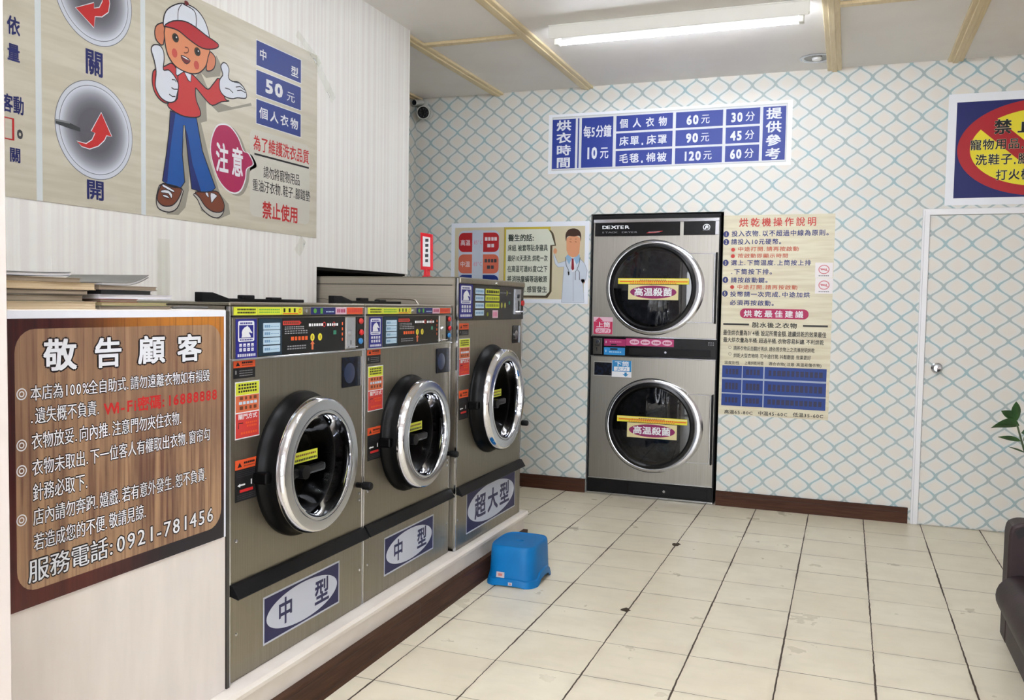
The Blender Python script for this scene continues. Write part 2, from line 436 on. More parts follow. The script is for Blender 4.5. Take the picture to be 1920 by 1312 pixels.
for x in (-1.35, -.37, .60): b.box(x, x+.05, YN-.09, YN-.03, 0, 2.35, FR)
b.box(-1.35, .65, YN-.09, YN-.03, 2.3, 2.35, FR); b.box(-1.35, .65, YN-.09, YN-.03, 0, .08, FR)
st('window_1', b)
st('ground', MB().box(-8, 8, -12, YN-.2, -.2, -.12, mat('street', (150, 148, 144), .8)))
# back of the dryer recess
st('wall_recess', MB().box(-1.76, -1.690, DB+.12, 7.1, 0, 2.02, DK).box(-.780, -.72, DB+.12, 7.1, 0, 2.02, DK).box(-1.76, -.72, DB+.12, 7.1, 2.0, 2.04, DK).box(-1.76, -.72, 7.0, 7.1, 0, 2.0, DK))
# plinth under the washers with a brown skirting
b = MB()
b.prism([(-1.60, 0), (-1.60, .165), (-1.578, .178), (-1.575, .192), (-1.580, .205), (-3.04, .205), (-3.04, 0)], 'y', 1.146, 4.425, PLINTH)
st('trim_1', b)
def skirt(name, p0, p1, axis, h):
    mb = MB()
    if axis == 'y':
        x = -1.575
        mb.box(x-.0245, x, p0, p1, 0, h, SKIRTY)
        for z, t in ((h-.018, .002), (.022, .002)): mb.box(x-.001, x+.0008, p0, p1, z, z+t, SKD)
        mb.box(x-.002, x+.0006, 3.14, 3.143, .0, h-.001, SKD)
    else:
        y = DB-.014
        mb.box(p0, p1, y, DB-.0005, 0, h, SKIRT); mb.box(p0, p1, y-.004, DB-.0005, h-.012, h, SKIRT)
        mb.box(p0, p1, y-.0008, y, h-.030, h-.0275, SKD)
    return st(name, mb)
skirt('baseboard_left', 1.146, 4.42, 'y', .104)
skirt('baseboard_back', -3.05, -1.69, 'x', .096)
skirt('baseboard_back', -.782, .392, 'x', .098)
# door papered like the wall
WT = mat('white door casing', (228, 228, 230), .35)
d = st('door_1', MB().box(.452, 1.262, DB-.012, DB-.0008, .008, 1.900, PAPER))
b = MB()
b.box(.408, .450, DB-.022, DB-.0005, 0, 1.940, WT, .004, 2); b.box(1.264, 1.306, DB-.022, DB-.0005, 0, 1.940, WT, .004, 2)
b.box(.408, 1.306, DB-.0222, DB-.0005, 1.902, 1.940, WT, .004, 2)
b.box(.418, .421, DB-.0235, DB-.0215, 0, 1.93, mat('casing groove', (190, 190, 194), .4))
b.build('door_frame', d)
b = MB()
kx, kz = .520, .975
b.lathe([(.0001, 0), (.032, 0), (.032, -.005), (.026, -.010), (.014, -.012), (.012, -.030), (.022, -.036), (.0265, -.048), (.0265, -.058), (.020, -.066), (.0001, -.068)], (kx, DB-.012, kz), CHROME2, 32)
b.cyl((kx, DB-.012, kz), .006, -.067, -.071, CHROME, n=12)
b.build('door_knob', d, label='round brushed chrome door knob')
# ceiling battens
TN = [1]
def batten(x0, x1, y0, y1, two=False):
    mb = MB(); mb.box(x0, x1, y0, y1, CEIL-.016, CEIL, BEAM, .003, 1)
    if y1-y0 > x1-x0: mb.box((x0+x1)/2-.016, (x0+x1)/2+.016, y0, y1, CEIL-.024, CEIL-.015, BEAM, .003, 1)
    TN[0] += 1; return st('trim_%d' % TN[0], mb)
for xc in (-3.04, -2.40, -1.735, -.128, .552, 1.25): batten(xc-.042, xc+.042, .6 if xc < -1.9 else YN, DB-.001)
for xa, xb in ((-2.364, -1.771), (-.092, .516), (.588, 1.214)): batten(xa, xb, 4.665, 4.715)
for xa, xb in ((-1.699, -.164), (-.092, .516), (.588, 1.214)): batten(xa, xb, 2.85, 2.90)
# ------------------------------------------------------------------ lamps
def tube_lamp(loc, L, power, label, depth=.072):
    t = thing('fluorescent_light', label, 'light', loc, group='tube lamps on the ceiling')
    HW = mat('lamp housing', (232, 232, 226), .4)
    mb = MB(); mb.prism([(-.046, 0), (-.044, -.072), (-.040, -.074), (-.006, -.060), (-.002, 0)], 'x', -L/2, L/2, HW); mb.build('housing', t)
    MB().box(-L/2-.003, L/2+.003, -.050, -.043, -.008, -.001, HW, .001, 1).build('rim', t)
    for sx in (-1, 1):
        x = sx*(L/2-.035)
        MB().box(x-.014, x+.014, -.020, .024, -.100, -.048, HW, .005).build('lamp_holder', t)
        MB().box(sx*(L/2)-.004, sx*(L/2)+.004, -.044, -.004, -.062, -.003, HW, .002, 1).build('end_cap', t)
    MB().lathe([(.0001, -L/2+.047), (.0135, -L/2+.047), (.0135, L/2-.047), (.0001, L/2-.047)], (0, .012, -.083), mat('lit tube %d' % power, (238, 244, 255), .5, emit=power), 24, 'x').build('tube', t, label='lit white fluorescent tube')
    return t
tube_lamp((-.896, 4.625, CEIL), 1.335, TUBE, 'white batten lamp with one lit fluorescent tube on the ceiling above the price sign')
for x, y, lb in ((-.75, 2.1, 'over the two medium washing machines'), (-.75, .75, 'over the counter'), (-.1, -.4, 'nearest the shop front')):  # unseen lamps, added to brighten the left wall and near floor
    tube_lamp((x, y, CEIL), 1.335, TUBE_OFF, 'added unseen batten lamp with one lit tube on the ceiling '+lb)
t = thing('downlight', 'small round recessed chrome downlight in the ceiling right of the tube lamp', 'light', (-.225, 5.655, CEIL))
MB().lathe([(.098, -.001), (.100, -.005), (.090, -.008), (.078, -.006), (.072, -.002)], (0, 0, 0), CHROME2, 48, 'z').build('trim_ring', t)
MB().lathe([(.074, -.003), (.066, -.002), (.030, -.0015), (.0001, -.0015)], (0, 0, 0), mat('dull reflector', (120, 118, 116), .25, .9), 40, 'z').build('reflector', t)
MB().lathe([(.030, -.002), (.028, -.014), (.016, -.020), (.0001, -.021)], (0, 0, 0), mat('bulb glass', (225, 225, 222), .2), 24, 'z').build('bulb', t)

# ------------------------------------------------------------------ cctv cameras in the corner
def cctv(loc, aim, label, r=.045):
    t = thing('security_camera', label, 'camera', loc, group='security cameras in the corner')
    a = Vector(aim).normalized(); up = Vector((0, 0, 1))
    q = Vector((0, -1, 0)).rotation_difference(a)
    W = mat('camera shell', (196, 196, 190), .35)
    MB().lathe([(.0001, 0), (.038, 0), (.038, -.010), (.030, -.016), (.014, -.018), (.012, -.045), (.0001, -.045)], (0, 0, 0), W, 24).build('bracket', t)
    def turned(mb, name, **k):
        c = Vector((0, -.075, -.004)); mb.v = [tuple(q @ Vector(p) + c) for p in mb.v]; return mb.build(name, t, **k)
    turned(MB().lathe([(.0001, .052), (r*.8, .045), (r, .03), (r, -.038), (r*1.06, -.042), (r*1.06, -.055), (r*.92, -.055)], (0, 0, 0), W, 32), 'housing')
    turned(MB().lathe([(r*.93, -.053), (r*.9, -.046), (.0001, -.046)], (0, 0, 0), mat('camera face', (14, 13, 20), .15), 32), 'face_plate')
    mb = MB(); mb.cyl((0, 0, 0), .012, -.047, -.054, BLKG, n=20)
    for k in range(8):
        an = k*math.pi/4; mb.cyl((r*.62*math.cos(an), 0, r*.62*math.sin(an)), .004, -.046, -.049, IDG, n=8)
    turned(mb, 'lens')
    return t
c1 = cctv((-2.955, DB, 2.715), (.35, -1, -.22), 'white bullet security camera with black round face high on the papered wall in the corner')
c2 = cctv((-3.00, DB, 2.79), (-.2, -1, -.2), 'small white security camera tucked under the ceiling, above the larger one', .022)
MB().tube([(-2.99, DB-.006, 2.712), (-3.02, DB-.01, 2.718), (-3.045, DB-.008, 2.718)], .004, BLK).build('cable', label='short black cable running left from the security camera', cat='cable')

# ------------------------------------------------------------------ washing machines
def mk_speckle(name, base, fleck, sc):
    mt = mat(name, base, .45, 0, .15); g = N(mt); g.base(g.mix(g.step(g.noise(g.coords(), sc, 3), .5, .62), lin(base), lin(fleck))); return mt
NEON = ink('neon yellow', (214, 222, 60)); TEAL = ink('teal', (22, 48, 66)); BLUE2 = ink('horse blue', (36, 36, 132))
DBLU = mk_speckle('smoked window', (8, 10, 18), (16, 24, 44), 40)
NAVY = ink('plate navy', (38, 38, 84)); PLATE = ink('plate white', (206, 212, 226)); WARN = ink('warning orange', (224, 88, 44)); CORAL = ink('coral red', (206, 60, 56)); SALM = ink('salmon', (214, 110, 70))
HORSE = [(.18, .05), (.20, .18), (.28, .32), (.33, .46), (.20, .42), (.10, .36), (.06, .44), (.16, .56), (.22, .70), (.30, .84), (.40, .92), (.44, 1.0), (.50, .92), (.66, .84), (.80, .66), (.86, .46), (.84, .24), (.88, .05)]
def horse_sticker(t, u0, v0, u1, v1, name='brand_sticker'):
    p = Print(d=.0007); W, H = u1-u0, v1-v0
    p.rect(u0, v0, u1, v1, BLUE2, 0)
    a, b, c, d = u0+.11*W, v0+.43*H, u1-.13*W, v1-.05*H
    p.rrect(a, b, c, d, .006, IW_, 1)
    p.rect(a+.06*(c-a), b+.17*(d-b), c-.06*(c-a), d-.20*(d-b), BLUE2, 2)
    hx0, hx1, hy0, hy1 = a+.1*(c-a), c-.08*(c-a), b+.17*(d-b), d-.22*(d-b)
    p.poly([(hx1-(x)*(hx1-hx0), hy0+y*(hy1-hy0)) for x, y in HORSE], IW_, 3)
    p.bars(a+.12*(c-a), d-.16*(d-b), c-.12*(c-a), d-.07*(d-b), 7, BLUE2, 2, .3)
    p.bars(a+.1*(c-a), b+.05*(d-b), c-.1*(c-a), b+.12*(d-b), 8, BLUE2, 2, .3)
    for r, y in enumerate((.30, .185)):
        for k in range(4):
            x = u0+(.17+.185*k)*W; p.rect(x, v0+y*H, x+.12*W, v0+(y+.08)*H, IW_, 1)
            p.rect(x+.02*W, v0+(y+.02+.012*r)*H, x+.10*W, v0+(y+.032+.012*r)*H, BLUE2, 2)
    p.bars(u0+.08*W, v0+.05*H, u1-.06*W, v0+.12*H, 10, IW_, 1, .35, 5)
    return p.build(name, t, label='blue sticker with a white horse head')
def tall_sticker(t, u0, v0, u1, v1):
    p = Print(d=.0007); W, H = u1-u0, v1-v0
    p.rect(u0, v0, u1, v1, IW_, 0); e = .003
    y1, y2 = v1-.235*H, v1-.545*H
    p.rect(u0+e, y1, u1-e, v1-e, NEON, 1); p.rect(u0+e, y2+e*.7, u1-e, y1-e*.5, SALM, 1); p.rect(u0+e, v0+e, u1-e, y2-e*.5, CORAL, 1)
    for i, (f, n) in enumerate(((.045, 7), (.10, 7), (.155, 8))): p.bars(u0+.12*W, v1-(f+.035)*H, u1-.12*W, v1-f*H, n, IK, 2, .3, i)
    p.bars(u0+.16*W, y1-.085*H, u1-.1*W, y1-.03*H, 4, IBR, 2, .5)
    p.bars(u0+.14*W, y1-.165*H, u1-.1*W, y1-.115*H, 5, ILB, 2, .25)
    p.bars(u0+.16*W, y1-.255*H, u1-.1*W, y1-.195*H, 4, IBR, 2, .5)
    p.text('關門方式', (u0+.12*W, y2-.115*H, u1-.1*W, y2-.02*H), IW_, 2, bold=.02)
    p.bars(u0+.42*W, y2-.20*H, u1-.1*W, y2-.17*H, 6, IO, 2); p.bars(u0+.46*W, y2-.26*H, u1-.12*W, y2-.225*H, 6, IO, 2)
    p.stroke([(u0+.14*W, y2-.27*H), (u0+.14*W, y2-.18*H), (u0+.32*W, y2-.18*H)], .003, IK, 2)
    p.bars(u0+.22*W, y2-.38*H, u1-.1*W, y2-.34*H, 7, IO, 2)
    return p.build('instruction_sticker', t, label='yellow, orange and red instruction sticker')
def warn_label(t, u0, v0, u1, v1, split, big):
    p = Print(d=.0007); W = u1-u0
    p.rect(u0, split, u1, v1, WARN, 0); p.rect(u0, v0, u1, split, IK, 0); h = v1-split
    p.poly([(u0+.10*W, split+.22*h), (u0+.30*W, split+.22*h), (u0+.20*W, split+.75*h)], IK, 1)
    p.bars(u0+.38*W, split+.50*h, u1-.12*W, split+.72*h, 6, IK, 1, .2); p.bars(u0+.38*W, split+.22*h, u1-.12*W, split+.34*h, 8, IBR, 1, .2)
    if big:
        H = split-v0
        for k in range(4): p.bars(u0+.06*W, split-(.05+.06*k)*H-.012*H, u1-.08*W, split-(.05+.06*k)*H, 9, IDG, 1, .2, k)
        p.poly([(u0+.10*W, v0+.50*H), (u0+.22*W, v0+.44*H), (u0+.22*W, v0+.48*H), (u0+.44*W, v0+.48*H), (u0+.44*W, v0+.53*H), (u0+.22*W, v0+.53*H), (u0+.22*W, v0+.56*H)], IW_, 1)
        p.rect(u0+.70*W, v0+.46*H, u0+.75*W, v0+.62*H, IW_, 1); p.rect(u0+.20*W, v0+.27*H, u1-.20*W, v0+.36*H, IR, 1)
        for k in range(3): p.bars(u0+.08*W, v0+(.06+.06*k)*H, u1-.08*W, v0+(.08+.06*k)*H, 8, IDG, 1, .2, k+9)
    else:
        H = split-v0
        for k in range(3): p.bars(u0+.26*W, split-(.28+.22*k)*H-.06*H, u1-.12*W, split-(.28+.22*k)*H, 5, IG, 1, .1, k)
        p.rect(u0+.08*W, v0+.4*H, u0+.14*W, v0+.75*H, IG, 1)
    return p.build('warning_label', t, label='orange and black warning label')
def nameplate(t, u0, v0, u1, v1, words):
    p = Print(d=.0036); e = .006
    p.rect(u0, v0, u1, v1, PLATE, 0); p.rect(u0+e, v0+e, u1-e, v1-e, NAVY, 1)
    cu, cv = (u0+u1)/2, (v0+v1)/2; p.ell(cu, cv, (u1-u0)/2-.016, (v1-v0)/2-.012, PLATE, 2, 64)
    for ch, f0, f1 in words: p.text(ch, (u0+f0*(u1-u0), v0+.23*(v1-v0), u0+f1*(u1-u0), v1-.21*(v1-v0)), NAVY, 3, bold=.03)
    return p.build('size_plate', t, label='navy plate with a white oval reading '+''.join(w[0] for w in words))
def door_set(t, c, R, mats=None, sticker=True):
    """front-loading porthole: hinge ring, chrome rim, glass, hinge arm; c = (u, v)"""
    u, v = c; ctr = (u, 0, v)
    dr = bpy.data.objects.new('door', None); C.objects.link(dr); dr.parent = t
    def L(prof, mt, name, n=72, **k): return MB().lathe([(r*R, y) for r, y in prof], ctr, mt, n).build(name, dr, **k)
    L([(1.045, .004), (1.05, -.006), (1.035, -.014), (1.0, -.022), (.985, -.040), (.965, -.062), (.80, -.062), (.78, .02)], RUB, 'door_ring', label='black moulded ring behind the chrome rim')
    L([(.94, -.060), (.975, -.061), (.985, -.064), (.982, -.070), (.955, -.086), (.945, -.089), (.930, -.0905)], CHROME, 'chrome_rim')
    L([(.930, -.0905), (.86, -.0915), (.800, -.0910), (.795, -.087), (.786, -.087), (.781, -.091), (.760, -.092), (.745, -.091)], CHROME2, 'rim_face', label='satin flat face of the chrome rim')
    L([(.745, -.091), (.730, -.080), (.722, -.055), (.716, -.030)], CHROME, 'rim_inner')
    L([(.715, -.032), (.69, -.026), (.68, .0), (.69, .03), (.66, .05), (.60, .052)], RUB, 'gasket')
    L([(.695, -.030), (.64, -.010), (.58, .012), (.50, .034), (.40, .050), (.25, .060), (.0001, .064)], GLASS, 'door_glass')
    mb = MB(); mb.box(u-R*.68, u+R*.30, -.056, -.034, v-.030, v-.002, BLK, .008); mb.cyl((u-R*.30, 0, v-.015), .022, -.030, -.070, BLK, n=20)
    mb.cyl((u-R*.62, 0, v-.015), .012, -.030, -.072, BLK, n=16)
    mb.build('hinge_arm', dr)
    mb = MB(); mb.box(u-R*1.09, u-R*.97, -.050, .0, v-.026, v+.010, RUB, .006); mb.cyl((u-R*1.03, 0, v-.008), .006, -.044, -.048, CHROME2, n=12); mb.build('hinge_block', dr)
    if sticker:
        p = Print(d=.047); a, b = u-R*.16, v+.030
        p.rect(a-.064, b-.017, a+.064, b+.017, NEON, 0); p.bars(a-.055, b+.003, a+.055, b+.009, 11, IBR, 1, .3); p.bars(a-.060, b-.012, a+.060, b-.005, 13, IK, 1, .3)
        p.build('glass_sticker', dr, label='yellow strip sticker on the door glass')
    # drum inside the cabinet
    q = MB(); q.lathe([(.78*R, .02), (.90*R, .03), (.90*R, .30), (.86*R, .33), (.0001, .34)], ctr, DRUM, 48)
    for k in range(3):
        a = math.radians(100+120*k); q.tube([(u+.80*R*math.cos(a), .06, v+.80*R*math.sin(a)), (u+.80*R*math.cos(a), .30, v+.80*R*math.sin(a))], .022, DRUM, 8)
    for k in range(16):
        a = 2*math.pi*k/16; q.cyl((u+.5*R*math.cos(a), 0, v+.5*R*math.sin(a)), .008, .332, .336, DARK, n=8)
    q.build('drum', t)
def holed_front(mb, W, z0, z1, c, R, mt, th=.012, n=48):
    """front plate with a round opening"""
    u, v = c; vs = []; fs = []
    for y in (0.0, th):
        for k in range(n):
            a = 2*math.pi*k/n; vs.append((u+R*math.cos(a), y, v+R*math.sin(a)))
        for k in range(n):
            a = 2*math.pi*k/n; ca, sa = math.cos(a), math.sin(a)
            s = min(((W-u) if ca > 0 else u)/max(abs(ca), 1e-6), ((z1-v) if sa > 0 else (v-z0))/max(abs(sa), 1e-6))
            vs.append((u+s*ca, y, v+s*sa))
    corners = [(W, z1), (0, z1), (0, z0), (W, z0)]
    for off in (0, 2*n):
        for k in range(n):
            j = (k+1) % n; q = (off+k, off+j, off+n+j, off+n+k); fs.append(q if off == 0 else q[::-1])
    b = len(vs)
    for ci, (x, z) in enumerate(corners):          # fill the corner triangles
        a = math.atan2(z-v, x-u) % (2*math.pi); k = int(a/(2*math.pi/n)); j = (k+1) % n
        vs.append((x, 0.0, z)); fs.append((n+k, n+j, len(vs)-1))
    for k in range(n): j = (k+1) % n; fs.append((k, 2*n+k, 2*n+j, j))
    mb.add(vs, fs, mt)
def cabinet(t, W, H, D, c, R, top, steel=STEEL):
    mb = MB(); fl = .002
    holed_front(mb, W, .285, top, c, R, steel)
    mb.box(0, W, 0, .014, top, H, steel)
    e = .012
    mb.box(0, e, .001, D, 0, H, steel); mb.box(W-e, W, .001, D, 0, H, steel)
    mb.box(0, W, D-e, D, 0, H, steel); mb.box(0, W, .001, D, 0, e, steel)
    mb.box(e, W-e, .36, .37, 0, H, DARK)
    mb.box(-.0008, .008, -.0022, .010, .0, H, CHROME2, .0015, 1); mb.box(W-.008, W+.0008, -.0022, .010, .0, H, CHROME2, .0015, 1)
    return mb.build('cabinet', t)
def black_strip(t, W, z, d=.05):
    mb = MB(); mb.prism([(0, z+.028), (-.012, z+.026), (-.034, z-.008), (-.030, z-.012), (0, z-.004)], 'x', .004, W-.002, BLK, .001)
    mb.build('drawer_lip', t, label='angled black strip above the lower panel')
def knob_latch(t, u, v):
    mb = MB(); mb.lathe([(.010, 0), (.010, -.022), (.0145, -.026), (.015, -.055), (.012, -.060), (.0001, -.061)], (u, 0, v), BLK, 24)
    mb.build('door_button', t, label='black push button beside the door')
def screws(t, pts):
    for u, v in pts: MB().lathe([(.006, 0), (.0055, -.003), (.0001, -.0045)], (u, 0, v), CHROME2, 12).build('screw', t)
def washer(loc, label, group):
    W, H, D = .742, 1.095, .68; t = thing('washing_machine', label, 'washing machine', loc, math.pi/2, group)
    c, R = (.350, .592), .222
    cabinet(t, W, H, D, c, .80*R, .942)
    MB().box(-.001, W+.001, -.004, D, H, H+.010, STEEL, .003, 1).build('top_panel', t)
    MB().box(.004, W-.004, -.003, .001, 0.004, .268, STEEL, .0015, 1).build('lower_panel', t)
    mb = MB(); mb.box(.009, W-.006, -.006, .001, 1.064, 1.0665, BLK); mb.box(.009, W-.006, -.0065, .001, 1.0672, 1.094, STEEL, .0015, 1); mb.build('top_strip', t)
    mb = MB(); mb.box(.009, W-.004, -.0055, .001, .943, 1.0625, STEEL, .0015, 1); mb.box(.006, W-.002, -.009, .001, .938, .944, CHROME2, .001, 1); mb.build('control_fascia', t)
    p = Print(d=.0068)
    p.rect(.012, 1.069, .350, 1.0925, NEON, 0)
    for k in (.120, .238): p.rect(k, 1.069, k+.0012, 1.0925, IG, 1)
    p.bars(.028, 1.083, .112, 1.088, 12, IK, 1, .25); p.bars(.028, 1.074, .112, 1.079, 11, IK, 1, .25, 3)
    p.bars(.128, 1.083, .230, 1.087, 11, IGR, 1, .25); p.bars(.128, 1.075, .230, 1.079, 11, IGR, 1, .25, 4)
    for k in (.248, .275, .302): p.rect(k, 1.077, k+.010, 1.089, IK, 1)
    p.rect(.245, 1.071, .325, 1.074, IO, 1); p.ring(.336, 1.081, .0045, .0075, IO, 1)
    p.build('info_strip', t, label='yellow instruction strip along the top edge')
    p = Print(d=.0068)
    p.rect(.397, 1.069, .543, 1.0925, IN, 0); p.ell(.421, 1.081, .009, .008, IGR, 1); p.rect(.452, 1.072, .466, 1.090, IGR, 1)
    p.bars(.485, 1.076, .535, 1.080, 6, ILB, 1); p.rect(.544, 1.069, .614, 1.0925, ink('pale pink', (226, 190, 206)), 0); p.bars(.553, 1.075, .606, 1.087, 5, IMG, 1)
    p.rect(.616, 1.069, .722, 1.0925, WARN, 0); p.bars(.622, 1.075, .716, 1.087, 7, CORAL, 1, .3)
    p.build('sticker_strip', t, label='row of small coloured stickers on the top edge')
    MB().cyl((.365, 0, 1.081), .006, -.003, -.012, CHROME2, n=16).build('lock', t)
    horse_sticker_at = Print; hs = horse_sticker(t, .022, .943, .119, 1.058); hs.location.y = -.0052
    p = Print(d=.0062)
    p.rect(.124, .945, .606, 1.060, BLKG, 0); p.rect(.126, .947, .242, 1.058, TEAL, 1)
    for v in (1.025, 1.003, .980, .956): p.rrect(.148, v, .232, v+.020, .002, ILB, 2); p.bars(.154, v+.006, .182, v+.014, 3, ink('mid blue', (110, 150, 190)), 3, .2); p.bars(.184, v+.008, .226, v+.010, 6, ink('mid blue', (110, 150, 190)), 3, .3)
    p.poly([(.246, 1.037), (.335, 1.037), (.345, 1.043), (.335, 1.050), (.246, 1.050)], CORAL, 1); p.bars(.250, 1.040, .330, 1.047, 8, IBR, 2, .3)
    for k, v in enumerate((1.031, 1.025, 1.018, 1.011)): p.bars(.254, v-.002, .36+.02*(k > 1), v+.0015, 9, IG, 1, .3, k)
    p.bars(.287, .988, .382, 1.000, 5, IO, 1, .3)
    for k, v in enumerate((.970, .962)): p.bars(.268, v-.002, .372, v+.002, 8, IG, 1, .25, k)
    p.bars(.385, 1.031, .470, 1.040, 6, IW_, 1, .3); p.bars(.492, 1.030, .562, 1.039, 5, IW_, 1, .3)
    for u in (.476, .535): p.ring(u, 1.036, .006, .0085, IR, 1)
    for u in (.407, .451): p.ell(u, .995, .012, .012, IY, 1); p.rect(u-.002, .989, u+.002, 1.001, IBR, 2)
    p.poly([(.395, .973), (.402, .973), (.402, .955), (.413, .955), (.413, .973), (.420, .973), (.4075, .985)], SALM, 1)
    p.rrect(.532, 1.001, .550, 1.015, .002, ink('lit green', (60, 140, 110)), 1)
    for v in (.978, .996, 1.014, 1.032): p.rect(.585, v, .592, v+.010, IO, 1)
    p.build('control_panel', t, label='black control panel with pale blue buttons')
    mb = MB(); mb.box(.613, .672, -.0085, -.004, .948, 1.058, CHROME2, .001, 1); mb.box(.640, .6435, -.0088, -.006, .962, .978, DARK); mb.cyl((.642, 0, 1.003), .010, -.008, -.013, CHROME2, n=20)
    mb.box(.618, .676, -.018, -.006, .9525, .957, CHROME, .001, 1); mb.build('coin_slot', t, label='steel coin slot plate')
    mb = MB(); mb.box(.680, .734, -.0085, -.004, .947, 1.060, BLKG, .001, 1); o = mb.build('button_panel', t)
    for (u, v, mt_, nm) in ((.706, 1.044, CORAL, 'red button'), (.709, 1.004, IR, 'red button'), (.704, .973, ink('button blue', (60, 130, 190)), 'blue button')):
        MB().lathe([(.0105, -.008), (.0105, -.013), (.008, -.016), (.0001, -.0165)], (u, 0, v), mt_, 20).build('button', o, label=nm)
    mb = MB(); mb.box(.597, .712, -.004, .0, .812, .918, DBLU, .002, 1); mb.box(.709, .7135, -.010, 0, .812, .918, CHROME2, .001, 1); mb.build('soap_window', t, label='smoked dark blue window')
    mb = MB(); mb.lathe([(.0001, -.006), (.028, -.0055), (.036, -.004)], (.642, 0, .862), mat('blue cup', (26, 40, 74), .4), 24); mb.build('soap_cup', t)
    for a in ((.019, .886, .118, .940, .917, False), (.027, .526, .129, .648, .620, True)): warn_label(t, *a)
    tall_sticker(t, .026, .709, .139, .876)
    nameplate(t, .155, .058, .585, .208, (('中', .17, .36), ('型', .64, .85)))
    black_strip(t, W, .262); door_set(t, c, R)
    knob_latch(t, .705, .452); screws(t, ((.030, .414), (.030, .139), (.718, .418), (.722, .136), (.718, .395)))
    mb = MB(); mb.box(.664, .672, -.010, 0, .49, .66, CHROME2, .002, 1); mb.box(.655, .668, -.006, 0, .635, .65, CHROME2, .001, 1); mb.build('door_catch', t)
    # black lid hardware lying along the top
    mb = MB(); mb.box(.15, .70, .225, .245, H+.011, H+.022, BLK, .002, 1)
    mb.prism([(.15, H+.010), (.15, H+.040), (.20, H+.040), (.28, H+.021), (.28, H+.010)], 'y', .22, .25, BLK, .002)
    mb.box(.35, .41, .222, .248, H+.020, H+.034, BLK, .003); mb.box(.50, .56, .222, .248, H+.018, H+.028, BLK, .003)
    mb.build('lid_hardware', t, label='black hinge bar lying along the top')
    return t
GW = 'medium washing machines in the row'
w1 = washer((-1.635, 2.035, .205), 'medium steel washing machine beside the counter, nearest of the row', None)
w2 = copy_tree(w1, (-1.635, 2.783, .205), 'medium steel washing machine in the middle, between the other medium one and the large one')

